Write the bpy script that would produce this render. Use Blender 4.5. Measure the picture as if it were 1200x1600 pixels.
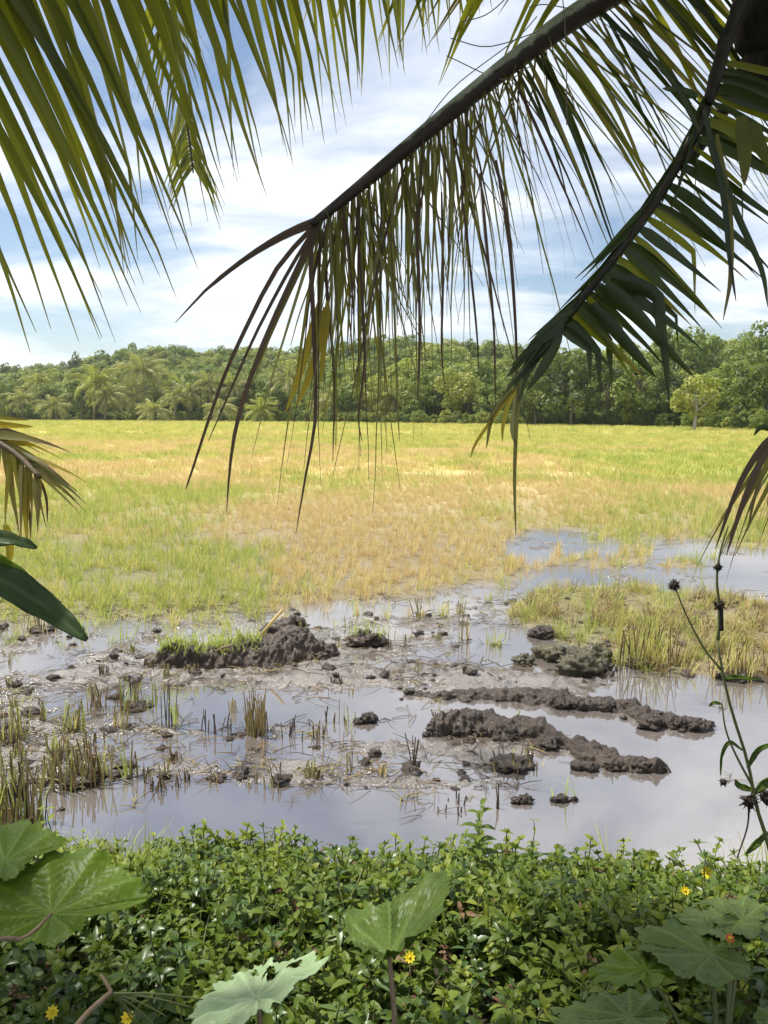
import bpy, math, random
import numpy as np
from mathutils import Vector, Matrix, noise as mnoise

R = math.radians
for o in list(bpy.data.objects):
    bpy.data.objects.remove(o)
scene = bpy.context.scene
COL = scene.collection

# ------------------------------------------------------------------ camera
F = 1209.0                     # focal length in pixels of the 1200 x 1600 photograph
PITCH = R(7.31)
CAM = Vector((0, 0, 1.9))
SP, CP = math.sin(PITCH), math.cos(PITCH)
cd = bpy.data.cameras.new('camera')
cam = bpy.data.objects.new('camera', cd)
COL.objects.link(cam)
cam.location = CAM
cam.rotation_euler = (R(90) - PITCH, 0, 0)
cd.sensor_fit = 'VERTICAL'
cd.sensor_height = 24
cd.lens = 24 * F / 1600
cd.clip_start = 0.05
cd.clip_end = 6000
scene.camera = cam

# ------------------------------------------------------------------ world and sun
SUN_EL, SUN_AZ = 62, 292       # azimuth clockwise from +Y
w = bpy.data.worlds.new('World')
scene.world = w
w.use_nodes = True
nt = w.node_tree
nt.nodes.clear()
L = nt.links.new


def nd(tree, kind, **kw):
    n = tree.nodes.new(kind)
    for k, v in kw.items():
        if k in n.inputs:
            n.inputs[k].default_value = v
        else:
            setattr(n, k, v)
    return n


def math_node(tree, op, a, b=None, clamp=False):
    m = tree.nodes.new('ShaderNodeMath')
    m.operation = op
    m.use_clamp = clamp
    for i, v in enumerate((a, b)):
        if v is None:
            continue
        if isinstance(v, (int, float)):
            m.inputs[i].default_value = v
        else:
            tree.links.new(v, m.inputs[i])
    return m.outputs[0]


def ramp(tree, fac, stops):
    r = tree.nodes.new('ShaderNodeValToRGB')
    el = r.color_ramp.elements
    while len(el) < len(stops):
        el.new(0.5)
    for e, (p, c) in zip(el, stops):
        e.position = p
        e.color = c if len(c) == 4 else (*c, 1)
    tree.links.new(fac, r.inputs[0])
    return r.outputs[0]


sky = nd(nt, 'ShaderNodeTexSky', sky_type='NISHITA')
sky.sun_disc = False
sky.sun_elevation = R(SUN_EL)
sky.sun_rotation = R(SUN_AZ)
sky.air_density = 1.0
sky.dust_density = 0.6
bg_sky = nd(nt, 'ShaderNodeBackground', Strength=0.080)
L(sky.outputs[0], bg_sky.inputs[0])
tc = nd(nt, 'ShaderNodeTexCoord')
sep = nd(nt, 'ShaderNodeSeparateXYZ')
L(tc.outputs['Generated'], sep.inputs[0])
zz = math_node(nt, 'ADD', math_node(nt, 'MAXIMUM', sep.outputs[2], 0.0), 0.16)
cx = math_node(nt, 'DIVIDE', sep.outputs[0], zz)
cy = math_node(nt, 'DIVIDE', sep.outputs[1], zz)
comb = nd(nt, 'ShaderNodeCombineXYZ')
L(cx, comb.inputs[0])
L(cy, comb.inputs[1])
mp = nd(nt, 'ShaderNodeMapping')
mp.inputs['Location'].default_value = (20.5, 4.1, 0)
mp.inputs['Rotation'].default_value = (0, 0, R(14))
mp.inputs['Scale'].default_value = (0.75, 1.15, 1)
L(comb.outputs[0], mp.inputs[0])
cn = nd(nt, 'ShaderNodeTexNoise', Scale=1.0, Detail=9.0, Roughness=0.56, Distortion=0.5)
L(mp.outputs[0], cn.inputs['Vector'])
mask = ramp(nt, cn.outputs['Fac'], [(0.39, (0, 0, 0)), (0.57, (1, 1, 1))])
cn2 = nd(nt, 'ShaderNodeTexNoise', Scale=2.6, Detail=8.0, Roughness=0.6, Distortion=0.4)
L(mp.outputs[0], cn2.inputs['Vector'])
ccol = ramp(nt, cn2.outputs['Fac'], [(0.30, (0.58, 0.67, 0.81)), (0.62, (0.96, 0.98, 1.0))])
bg_cl = nd(nt, 'ShaderNodeBackground', Strength=0.80)
L(ccol, bg_cl.inputs[0])
mixs = nd(nt, 'ShaderNodeMixShader')
L(mask, mixs.inputs[0])
L(bg_sky.outputs[0], mixs.inputs[1])
L(bg_cl.outputs[0], mixs.inputs[2])
wout = nd(nt, 'ShaderNodeOutputWorld')
L(mixs.outputs[0], wout.inputs[0])

sd = bpy.data.lights.new('sun', 'SUN')
sd.energy = 4.8
sd.angle = R(4)
sd.color = (1.0, 0.95, 0.86)
sun = bpy.data.objects.new('sun', sd)
COL.objects.link(sun)
az = R(SUN_AZ)
to_sun = Vector((math.sin(az) * math.cos(R(SUN_EL)), math.cos(az) * math.cos(R(SUN_EL)), math.sin(R(SUN_EL))))
sun.rotation_euler = to_sun.to_track_quat('Z', 'Y').to_euler()
sun.location = to_sun * 60

vs = scene.view_settings
vs.view_transform = 'Standard'
vs.look = 'None'
vs.exposure = 0.74
vs.gamma = 1.0
vs.use_curve_mapping = False
scene.cycles.max_bounces = 8
scene.cycles.transmission_bounces = 6
scene.cycles.use_denoising = True

# ------------------------------------------------------------------ helpers


def at(px, py, d):
    """world point seen at photo pixel px, py at forward distance d (metres along Y)"""
    a, b = (px - 600) / F, (800 - py) / F
    v = Vector((a, CP + b * SP, -SP + b * CP))
    return CAM + v * (d / v.y)


def gr(px, py, z=0.0):
    """point on the level z seen at photo pixel"""
    a, b = (px - 600) / F, (800 - py) / F
    v = Vector((a, CP + b * SP, -SP + b * CP))
    return CAM + v * ((z - CAM.z) / v.z)


def proj(x, y, z=0.0):
    y = np.maximum(y, 0.6)
    rz = z - CAM.z
    fw = y * CP - rz * SP
    up = y * SP + rz * CP
    return 600 + F * x / fw, 800 - F * up / fw


def hash2(i, j, s):
    h = (i.astype(np.int64) * 374761393 + j.astype(np.int64) * 668265263 + s * 1274126177) & 0xffffffff
    h = ((h ^ (h >> 13)) * 1103515245 + 12345) & 0xffffffff
    h = ((h ^ (h >> 16)) * 2246822519) & 0xffffffff
    return ((h ^ (h >> 15)) & 0xffffff) / float(0xffffff)


def vnoise(x, y, s=0):
    xi, yi = np.floor(x), np.floor(y)
    fx, fy = x - xi, y - yi
    fx = fx * fx * (3 - 2 * fx)
    fy = fy * fy * (3 - 2 * fy)
    a, b = hash2(xi, yi, s), hash2(xi + 1, yi, s)
    c, d = hash2(xi, yi + 1, s), hash2(xi + 1, yi + 1, s)
    return (a * (1 - fx) + b * fx) * (1 - fy) + (c * (1 - fx) + d * fx) * fy


def fbm(x, y, s=0, oct=4):
    x = np.asarray(x, float)
    y = np.asarray(y, float)
    t, amp, tot = 0, 1.0, 0
    for k in range(oct):
        t = t + amp * vnoise(x * 2 ** k + 13.7 * k, y * 2 ** k + 7.3 * k, s + k)
        tot += amp
        amp *= 0.5
    return t / tot


def sst(a, b, x):
    t = np.clip((x - a) / (b - a), 0, 1)
    return t * t * (3 - 2 * t)


def catmull(pts, n):
    P = [Vector(p) for p in pts]
    P = [P[0] * 2 - P[1]] + P + [P[-1] * 2 - P[-2]]
    out = []
    m = len(P) - 3
    for k in range(n):
        u = k / (n - 1) * m
        i = min(int(u), m - 1)
        t = u - i
        a, b, c, d = P[i:i + 4]
        out.append(0.5 * ((2 * b) + (c - a) * t + (2 * a - 5 * b + 4 * c - d) * t * t + (3 * b - a - 3 * c + d) * t ** 3))
    return out


class MB:
    def __init__(self):
        self.v, self.f, self.a = [], [], []

    def add(self, verts, faces, att=None):
        o = len(self.v)
        self.v += [tuple(p) for p in verts]
        self.f += [tuple(i + o for i in q) for q in faces]
        self.a += list(att) if att is not None else [0.0] * len(verts)

    def tube(self, pts, radii, n=8, cap=True, att=None, squash=1.0):
        pts = [Vector(p) for p in pts]
        m = len(pts)
        ref = Vector((0.31, 0.17, 0.93))
        vv, ff, aa = [], [], []
        for i, p in enumerate(pts):
            t = (pts[min(i + 1, m - 1)] - pts[max(i - 1, 0)]).normalized()
            u = t.cross(ref)
            if u.length < 1e-3:
                u = t.cross(Vector((1, 0, 0)))
            u.normalize()
            q = u.cross(t)
            for k in range(n):
                a = 2 * math.pi * k / n
                vv.append(p + (u * math.cos(a) + q * math.sin(a) * squash) * radii[i])
                aa.append(att[i] if att else i / (m - 1))
        for i in range(m - 1):
            for k in range(n):
                ff.append((i * n + k, i * n + (k + 1) % n, (i + 1) * n + (k + 1) % n, (i + 1) * n + k))
        if cap:
            ff.append(tuple(range(n - 1, -1, -1)))
            ff.append(tuple((m - 1) * n + k for k in range(n)))
        self.add(vv, ff, aa)

    def mesh(self, name, mat, smooth=True, origin=(0, 0, 0)):
        me = bpy.data.meshes.new(name)
        ox, oy, oz = origin
        me.from_pydata([(x - ox, y - oy, z - oz) for x, y, z in self.v], [], self.f)
        at_ = me.attributes.new('s', 'FLOAT', 'POINT')
        at_.data.foreach_set('value', np.array(self.a, dtype=np.float32))
        if smooth:
            me.polygons.foreach_set('use_smooth', [True] * len(me.polygons))
        if isinstance(mat, (list, tuple)):
            for m in mat:
                me.materials.append(m)
        elif mat:
            me.materials.append(mat)
        me.update()
        return me


def link(name, me, parent=None, loc=(0, 0, 0)):
    o = bpy.data.objects.new(name, me)
    COL.objects.link(o)
    o.location = loc
    if parent:
        o.parent = parent
    return o


def tag(o, label=None, cat=None, group=None, kind=None):
    if label:
        o['label'] = label
    if cat:
        o['category'] = cat
    if group:
        o['group'] = group
    if kind:
        o['kind'] = kind
    return o


def thing(name, label, cat, loc, group=None):
    o = bpy.data.objects.new(name, None)
    COL.objects.link(o)
    o.location = loc
    o.empty_display_size = 0.2
    return tag(o, label, cat, group)


def copy_tree(o, parent=None):
    c = o.copy()
    COL.objects.link(c)
    if parent:
        c.parent = parent
    for ch in list(o.children):
        copy_tree(ch, c)
    return c


# ------------------------------------------------------------------ materials
def new_mat(name):
    m = bpy.data.materials.new(name)
    m.use_nodes = True
    m.node_tree.nodes.clear()
    return m, m.node_tree


def mixc(t, fac, a, b, mode='MIX'):
    n = t.nodes.new('ShaderNodeMix')
    n.data_type = 'RGBA'
    n.blend_type = mode
    for sock, v in ((n.inputs[0], fac), (n.inputs[6], a), (n.inputs[7], b)):
        if isinstance(v, (int, float)):
            sock.default_value = v
        elif isinstance(v, tuple):
            sock.default_value = (*v, 1) if len(v) == 3 else v
        else:
            t.links.new(v, sock)
    return n.outputs[2]


def leaf_mat(name, c1, c2, trans=(0.3, 0.4, 0.05), tf=0.35, rough=0.42, tip=None, tip_at=0.8, nscale=6.0, spec=0.4,
             streak=0.0, vary=None):
    m, t = new_mat(name)
    oi = nd(t, 'ShaderNodeObjectInfo')
    tcn = nd(t, 'ShaderNodeTexCoord')
    nz = nd(t, 'ShaderNodeTexNoise', Scale=nscale, Detail=4.0)
    t.links.new(tcn.outputs['Object'], nz.inputs['Vector'])
    f = math_node(t, 'ADD', math_node(t, 'MULTIPLY', oi.outputs['Random'], 0.75),
                  math_node(t, 'MULTIPLY', math_node(t, 'SUBTRACT', nz.outputs[0], 0.5), 1.3))
    f = math_node(t, 'ADD', f, 0.12, clamp=True)
    c = mixc(t, f, c1, c2)
    at_ = nd(t, 'ShaderNodeAttribute', attribute_name='s')
    if vary:                                     # s holds a per clump / per leaf random value
        c = mixc(t, at_.outputs['Fac'], c, vary)
    if tip:
        r = math_node(t, 'ADD', at_.outputs['Fac'], math_node(t, 'MULTIPLY', math_node(t, 'SUBTRACT', oi.outputs['Random'], 0.5), 0.5))
        r = math_node(t, 'MULTIPLY', math_node(t, 'SUBTRACT', r, tip_at), 5.0, clamp=True)
        c = mixc(t, r, c, tip)
    p = nd(t, 'ShaderNodeBsdfPrincipled', Roughness=rough)
    p.inputs['Specular IOR Level'].default_value = spec
    t.links.new(c, p.inputs['Base Color'])
    tr = nd(t, 'ShaderNodeBsdfTranslucent')
    tcol = mixc(t, 0.55, c, trans)
    t.links.new(tcol, tr.inputs['Color'])
    mx = nd(t, 'ShaderNodeMixShader', Fac=tf)
    t.links.new(p.outputs[0], mx.inputs[1])
    t.links.new(tr.outputs[0], mx.inputs[2])
    out = nd(t, 'ShaderNodeOutputMaterial')
    t.links.new(mx.outputs[0], out.inputs[0])
    return m


def solid_mat(name, c1, c2, rough=0.7, nscale=12.0, bump=0.3, detail=6.0, spec=0.3, stretch=None):
    m, t = new_mat(name)
    tcn = nd(t, 'ShaderNodeTexCoord')
    nz = nd(t, 'ShaderNodeTexNoise', Scale=nscale, Detail=detail, Roughness=0.65)
    v = tcn.outputs['Object']
    if stretch:
        mpn = nd(t, 'ShaderNodeMapping')
        mpn.inputs['Scale'].default_value = stretch
        t.links.new(v, mpn.inputs[0])
        v = mpn.outputs[0]
    t.links.new(v, nz.inputs['Vector'])
    c = ramp(t, nz.outputs[0], [(0.3, c1), (0.7, c2)])
    p = nd(t, 'ShaderNodeBsdfPrincipled', Roughness=rough)
    p.inputs['Specular IOR Level'].default_value = spec
    t.links.new(c, p.inputs['Base Color'])
    if bump:
        b = nd(t, 'ShaderNodeBump', Strength=bump, Distance=0.02)
        t.links.new(nz.outputs[0], b.inputs['Height'])
        t.links.new(b.outputs[0], p.inputs['Normal'])
    out = nd(t, 'ShaderNodeOutputMaterial')
    t.links.new(p.outputs[0], out.inputs[0])
    return m


M = {}
M['palm_green'] = leaf_mat('palm_green', (0.055, 0.085, 0.010), (0.10, 0.12, 0.015), (0.42, 0.42, 0.02), 0.42, 0.38,
                           tip=(0.16, 0.10, 0.03), tip_at=0.86)
M['palm_shaded'] = leaf_mat('palm_shaded', (0.017, 0.034, 0.007), (0.036, 0.056, 0.010), (0.13, 0.17, 0.015), 0.20, 0.35,  # green leaflets with the shade on frond C put into the colour
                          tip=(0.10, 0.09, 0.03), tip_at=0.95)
M['palm_old'] = leaf_mat('palm_old', (0.10, 0.075, 0.035), (0.16, 0.16, 0.040), (0.44, 0.42, 0.07), 0.40, 0.5,
                         tip=(0.075, 0.050, 0.035), tip_at=0.62)
M['palm_brown'] = leaf_mat('palm_brown', (0.060, 0.038, 0.026), (0.105, 0.068, 0.042), (0.2, 0.12, 0.06), 0.2, 0.55)
M['palm_yellow'] = leaf_mat('palm_yellow', (0.36, 0.25, 0.02), (0.30, 0.29, 0.04), (0.6, 0.45, 0.03), 0.4, 0.5)
M['palm_pale'] = leaf_mat('palm_pale', (0.20, 0.22, 0.09), (0.26, 0.24, 0.10), (0.4, 0.42, 0.15), 0.35, 0.5,
                          tip=(0.16, 0.10, 0.05), tip_at=0.75)
M['palm_dry'] = leaf_mat('palm_dry', (0.20, 0.15, 0.045), (0.17, 0.17, 0.035), (0.5, 0.42, 0.06), 0.35, 0.5,
                         tip=(0.13, 0.075, 0.04), tip_at=0.6)
M['rachis_dark'] = solid_mat('rachis_dark', (0.020, 0.017, 0.014), (0.050, 0.040, 0.030), 0.55, 18, 0.3, stretch=(1, 1, 1))
M['rachis_dry'] = solid_mat('rachis_dry', (0.10, 0.07, 0.045), (0.22, 0.16, 0.09), 0.55, 20, 0.3)
M['trunk'] = solid_mat('palm_trunk', (0.10, 0.085, 0.065), (0.24, 0.21, 0.17), 0.85, 9, 0.6)
M['fibre'] = solid_mat('palm_fibre', (0.010, 0.008, 0.006), (0.035, 0.028, 0.018), 0.95, 60, 0.8, stretch=(1, 1, 0.15))
M['straw_fibre'] = solid_mat('straw_fibre', (0.20, 0.18, 0.13), (0.34, 0.32, 0.25), 0.8, 30, 0.3)
M['bark'] = solid_mat('bark', (0.12, 0.10, 0.075), (0.27, 0.24, 0.19), 0.9, 3, 0.6, stretch=(1, 1, 0.3))
M['bark_pale'] = solid_mat('bark_pale', (0.28, 0.26, 0.22), (0.45, 0.43, 0.38), 0.9, 3, 0.5, stretch=(1, 1, 0.3))


def rachis_two_tone():
    m, t = new_mat('rachis_old')
    tcn = nd(t, 'ShaderNodeTexCoord')
    nz = nd(t, 'ShaderNodeTexNoise', Scale=26.0, Detail=9.0, Roughness=0.75)
    t.links.new(tcn.outputs['Object'], nz.inputs['Vector'])
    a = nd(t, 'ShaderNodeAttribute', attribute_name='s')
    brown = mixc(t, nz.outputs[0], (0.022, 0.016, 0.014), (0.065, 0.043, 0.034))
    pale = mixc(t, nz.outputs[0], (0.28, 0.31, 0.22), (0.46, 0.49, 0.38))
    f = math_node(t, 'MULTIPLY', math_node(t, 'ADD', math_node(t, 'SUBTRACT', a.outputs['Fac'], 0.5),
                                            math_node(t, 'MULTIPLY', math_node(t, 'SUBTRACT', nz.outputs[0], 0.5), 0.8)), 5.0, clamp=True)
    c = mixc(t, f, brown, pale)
    p = nd(t, 'ShaderNodeBsdfPrincipled', Roughness=0.6)
    bp = nd(t, 'ShaderNodeBump', Strength=0.6, Distance=0.006)
    t.links.new(nz.outputs[0], bp.inputs['Height'])
    t.links.new(bp.outputs[0], p.inputs['Normal'])
    t.links.new(c, p.inputs['Base Color'])
    out = nd(t, 'ShaderNodeOutputMaterial')
    t.links.new(p.outputs[0], out.inputs[0])
    return m


M['rachis_old'] = rachis_two_tone()

GREEN_A, GREEN_B = (0.20, 0.27, 0.035), (0.31, 0.34, 0.055)
M['rice_green'] = leaf_mat('rice_green', (0.25, 0.33, 0.065), (0.40, 0.43, 0.125), (0.55, 0.62, 0.12), 0.40, 0.5, spec=0.25)
M['rice_straw'] = leaf_mat('rice_straw', (0.58, 0.43, 0.20), (0.66, 0.55, 0.27), (0.74, 0.62, 0.28), 0.35, 0.6, spec=0.2)
M['rice_lime'] = leaf_mat('rice_lime', (0.45, 0.43, 0.12), (0.60, 0.54, 0.20), (0.66, 0.62, 0.14), 0.40, 0.5, spec=0.25)
M['stub_brown'] = leaf_mat('stub_brown', (0.13, 0.085, 0.045), (0.34, 0.25, 0.11), (0.3, 0.22, 0.1), 0.2, 0.6, spec=0.2)
M['stub_dark'] = leaf_mat('stub_dark', (0.045, 0.034, 0.026), (0.10, 0.075, 0.05), (0.1, 0.08, 0.04), 0.1, 0.6, spec=0.2)
M['stub_pale'] = leaf_mat('stub_pale', (0.35, 0.31, 0.13), (0.42, 0.34, 0.17), (0.5, 0.45, 0.2), 0.3, 0.6, spec=0.2)
M['weed_a'] = leaf_mat('weed_a', (0.062, 0.102, 0.013), (0.125, 0.170, 0.022), (0.30, 0.40, 0.028), 0.30, 0.5, nscale=3, spec=.25)
M['weed_b'] = leaf_mat('weed_b', (0.12, 0.168, 0.018), (0.215, 0.25, 0.036), (0.44, 0.50, 0.045), 0.33, 0.5, nscale=3, spec=.25)
M['weed_c'] = leaf_mat('weed_c', (0.042, 0.082, 0.016), (0.085, 0.13, 0.025), (0.24, 0.36, 0.04), 0.25, 0.36, nscale=3)
M['dead_leaf'] = leaf_mat('dead_leaf', (0.09, 0.05, 0.03), (0.20, 0.12, 0.06), (0.2, 0.12, 0.05), 0.2, 0.7)
M['weed_stem'] = solid_mat('weed_stem', (0.10, 0.13, 0.04), (0.17, 0.16, 0.07), 0.6, 30, 0)
M['dry_stem'] = solid_mat('dry_stem', (0.15, 0.10, 0.06), (0.30, 0.22, 0.14), 0.8, 30, 0.2)
M['seed'] = solid_mat('seed_head', (0.030, 0.022, 0.018), (0.075, 0.05, 0.04), 0.9, 120, 0.8)
M['petal'] = leaf_mat('petal_yellow', (0.75, 0.55, 0.02), (0.80, 0.66, 0.03), (0.8, 0.65, 0.03), 0.3, 0.5)
M['petal_red'] = leaf_mat('petal_red', (0.50, 0.10, 0.04), (0.62, 0.2, 0.06), (0.7, 0.2, 0.05), 0.3, 0.5)
FOL = {}
for nm, a, b, v in (('dark', (0.036, 0.062, 0.014), (0.064, 0.098, 0.020), (0.12, 0.155, 0.032)),
                    ('mid', (0.082, 0.138, 0.024), (0.145, 0.20, 0.036), (0.25, 0.29, 0.07)),
                    ('light', (0.21, 0.26, 0.036), (0.29, 0.31, 0.06), (0.40, 0.39, 0.11)),
                    ('palm', (0.20, 0.23, 0.075), (0.29, 0.29, 0.10), (0.42, 0.39, 0.17))):
    FOL[nm] = leaf_mat('foliage_' + nm, a, b, (0.34, 0.42, 0.04), 0.34, 0.55, vary=v, nscale=0.6, spec=0.3)

# ------------------------------------------------------------------ terrain layout
BX = [-400, 0, 150, 300, 390, 460, 560, 660, 760, 830, 900, 1000, 1200, 1600]
BY = [985, 985, 978, 968, 968, 940, 932, 925, 915, 902, 890, 905, 920, 930]
EDGE_X = [-1200, 0, 400, 700, 900, 1100, 1200, 2400]       # far field edge: distance by photo column
EDGE_D = [205, 191, 153, 121, 109, 88, 76, 60]


def grass_mask(px, py):
    """1 where the stubble field or its grassy spit stands, 0 on the mud and open water"""
    wob = 26 * (fbm(px * 0.011, py * 0.03, 5) - 0.5) * 2
    b = np.interp(px, BX, BY) + wob
    g = 1 - sst(-14, 10, py - b)
    # puddle in the field, right
    top = np.interp(px, [780, 830, 900, 960, 1050, 1200, 1500], [852, 830, 828, 838, 842, 862, 872])
    bot = np.interp(px, [780, 830, 900, 960, 1050, 1200, 1500], [860, 886, 904, 912, 930, 952, 958])
    inside = (px > 790) * sst(-5, 4, py - top + wob * .3) * sst(-5, 4, bot + wob * .3 - py)
    isl = sst(0.62, 0.74, fbm(px * 0.018, py * 0.05, 9))
    g = g * (1 - inside * (1 - 0.9 * isl))
    # grassy spit behind the ridges, right
    t2 = np.interp(px, [780, 860, 960, 1200, 1500], [960, 915, 915, 938, 950])
    b2 = np.interp(px, [780, 850, 950, 1060, 1200, 1500], [950, 985, 1035, 1062, 1068, 1070])
    spit = (px > 790) * sst(-6, 6, py - t2 + wob * .3) * sst(-6, 6, b2 + wob * .5 - py)
    return np.maximum(g, spit)


BLOBS = [(150, 1065, 190, 40, .018), (50, 1015, 130, 35, .014), (520, 1060, 130, 22, .045), (690, 1040, 120, 26, .034),
         (600, 1215, 190, 16, .032), (240, 1172, 170, 26, .026), (800, 1178, 150, 24, .050), (870, 1070, 160, 18, .03),
         (430, 1218, 70, 12, .03), (60, 1190, 100, 60, .03), (700, 965, 160, 22, .02), (330, 1008, 160, 20, .03),
         (400, 1105, 200, 17, -.05), (130, 1125, 50, 12, -.02), (1090, 1240, 220, 70, -.08), (600, 1290, 600, 42, -.08),
         (990, 1150, 120, 14, -.06), (960, 1085, 60, 14, -.05), (620, 1140, 110, 26, -.04), (760, 1010, 60, 22, -.03),
         (1130, 1100, 90, 40, -.05), (820, 1040, 40, 12, -.03), (640, 950, 90, 16, -.02), (640, 1180, 60, 14, -.02), (420, 1198, 220, 12, .026), (680, 1228, 150, 10, .036), (560, 1168, 110, 8, .024), (330, 1145, 150, 9, .022)]


def heights(x, y):
    px, py = proj(x, y)
    n1 = fbm(x * 1.9, y * 2.6, 21)
    n2 = fbm(x * 6, y * 14, 31)
    n3 = fbm(x * 26, y * 28, 37, 3)
    z = -0.016 + 0.085 * (n1 - 0.5) + 0.050 * (n2 - 0.5) + 0.042 * (n3 - 0.5)
    for bx, by, bw, bh, am in BLOBS:
        z = z + am * np.exp(-(((px - bx) / bw) ** 2 + ((py - by) / bh) ** 2))
    near = 1 - sst(12, 15, y)
    g = np.where(y > 13, 1.0, grass_mask(px, py))
    zf = 0.010 + 0.045 * (n1 - 0.42) + 0.03 * (n2 - 0.5)
    z = z * (1 - g) + zf * g
    z = np.where(y > 15, 0.03 + 0.03 * n1, z * near + (0.03 + 0.03 * n1) * (1 - near))
    e = 3.02 + 0.35 * (fbm(x * 1.3, y * 0.2, 3) - 0.5)
    b = 1 - sst(e - 1.0, e, y)
    z = z * (1 - b) + (0.34 + 0.08 * (n1 - 0.5) + 0.04 * (n2 - .5)) * b
    return z


def straw(x, y):
    px, py = proj(x, y)
    s = 0.50 + 1.9 * (fbm(x * 0.16 + 3, y * 0.13, 41) - 0.5) + 0.9 * (fbm(x * 0.9, y * 0.6, 43) - 0.5)
    s = s - 0.42 * (1 - sst(672, 705, py))
    s = s + 0.20 * np.exp(-((py - 745) / 40) ** 2) * (1 - sst(820, 980, px))
    s = s - 0.62 * sst(835, 880, py) * (1 - sst(330, 460, px))
    s = s + 0.40 * np.exp(-(((px - 600) / 210) ** 2 + ((py - 865) / 60) ** 2))
    s = s - 0.32 * np.exp(-(((px - 760) / 190) ** 2 + ((py - 740) / 40) ** 2))
    s = s - 0.20 * sst(850, 900, px) * (1 - sst(860, 900, py))
    s = s - 0.1 * sst(905, 930, py) * sst(800, 850, px)
    return np.clip(s, 0, 1)


xs = np.concatenate([-np.geomspace(1600, 3.6, 70)[:-1], np.linspace(-3.6, 3.6, 300), np.geomspace(3.6, 1600, 70)[1:]])
ys = np.concatenate([np.linspace(-40, 1.4, 40)[:-1], np.geomspace(1.4, 14, 330)[:-1], np.geomspace(14, 3500, 90)])
X, Y = np.meshgrid(xs, ys)
Z = heights(X, Y)
nx, ny = len(xs), len(ys)
idx = np.arange(nx * ny).reshape(ny, nx)
quads = np.stack([idx[:-1, :-1], idx[:-1, 1:], idx[1:, 1:], idx[1:, :-1]], -1).reshape(-1, 4)
me = bpy.data.meshes.new('ground')
me.from_pydata(np.stack([X, Y, Z], -1).reshape(-1, 3).tolist(), [], quads.tolist())
me.polygons.foreach_set('use_smooth', [True] * len(me.polygons))
PX, PY = proj(X, Y)
G = np.where(Y > 13, 1.0, grass_mask(PX, PY))
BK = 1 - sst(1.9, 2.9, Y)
Sx = straw(X, Y)
lay = np.stack([G * (1 - BK), Sx, BK, np.ones_like(G)], -1).reshape(-1, 4).astype(np.float32)
ca = me.attributes.new('lay', 'FLOAT_COLOR', 'POINT')
ca.data.foreach_set('color', lay.ravel())


def ground_mat():
    m, t = new_mat('paddy_ground')
    a = nd(t, 'ShaderNodeAttribute', attribute_name='lay')
    sp = nd(t, 'ShaderNodeSeparateColor')
    t.links.new(a.outputs['Color'], sp.inputs[0])
    tcn = nd(t, 'ShaderNodeTexCoord')
    n1 = nd(t, 'ShaderNodeTexNoise', Scale=3.0, Detail=8.0, Roughness=0.65)
    n2 = nd(t, 'ShaderNodeTexNoise', Scale=38.0, Detail=6.0, Roughness=0.7)
    n3 = nd(t, 'ShaderNodeTexNoise', Scale=0.9, Detail=9.0, Roughness=0.75)
    for n in (n1, n2, n3):
        t.links.new(tcn.outputs['Object'], n.inputs['Vector'])
    mud = ramp(t, n1.outputs[0], [(0.3, (0.065, 0.054, 0.046)), (0.52, (0.125, 0.107, 0.093)), (0.72, (0.20, 0.178, 0.155))])
    mud = mixc(t, math_node(t, 'MULTIPLY', n2.outputs[0], 0.7), mud, (0.085, 0.065, 0.05))
    f = math_node(t, 'ADD', sp.outputs[1], math_node(t, 'MULTIPLY', math_node(t, 'SUBTRACT', n3.outputs[0], 0.5), 1.3), clamp=True)
    fld = mixc(t, f, (0.44, 0.43, 0.13), (0.58, 0.46, 0.21))
    fld = mixc(t, math_node(t, 'MULTIPLY', n2.outputs[0], 0.35), fld, (0.16, 0.12, 0.055))
    geo = nd(t, 'ShaderNodeNewGeometry')
    sg = nd(t, 'ShaderNodeSeparateXYZ')
    t.links.new(geo.outputs['Position'], sg.inputs[0])
    far = math_node(t, 'DIVIDE', math_node(t, 'SUBTRACT', sg.outputs[1], 11.0), 14.0, clamp=True)
    under = mixc(t, far, mixc(t, 0.75, fld, mud), fld)
    c = mixc(t, sp.outputs[0], mud, under)
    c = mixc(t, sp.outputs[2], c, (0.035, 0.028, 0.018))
    wet = math_node(t, 'DIVIDE', sg.outputs[2], 0.05, clamp=True)
    rough = math_node(t, 'ADD', math_node(t, 'MULTIPLY', wet, 0.50), 0.12)
    p = nd(t, 'ShaderNodeBsdfPrincipled')
    t.links.new(c, p.inputs['Base Color'])
    rough = math_node(t, 'ADD', rough, math_node(t, 'MULTIPLY', sp.outputs[0], 0.6), clamp=True)
    t.links.new(rough, p.inputs['Roughness'])
    bare = math_node(t, 'SUBTRACT', 1.0, math_node(t, 'MAXIMUM', sp.outputs[0], sp.outputs[2]), clamp=True)
    t.links.new(math_node(t, 'ADD', 1.35, math_node(t, 'MULTIPLY', bare, 0.75)), p.inputs['IOR'])
    b = nd(t, 'ShaderNodeBump', Strength=0.9, Distance=0.02)
    t.links.new(n2.outputs[0], b.inputs['Height'])
    t.links.new(b.outputs[0], p.inputs['Normal'])
    out = nd(t, 'ShaderNodeOutputMaterial')
    t.links.new(p.outputs[0], out.inputs[0])
    return m


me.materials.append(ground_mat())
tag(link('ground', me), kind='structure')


def ground_z(x, y):
    return float(heights(np.array([x]), np.array([y]))[0])


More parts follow.
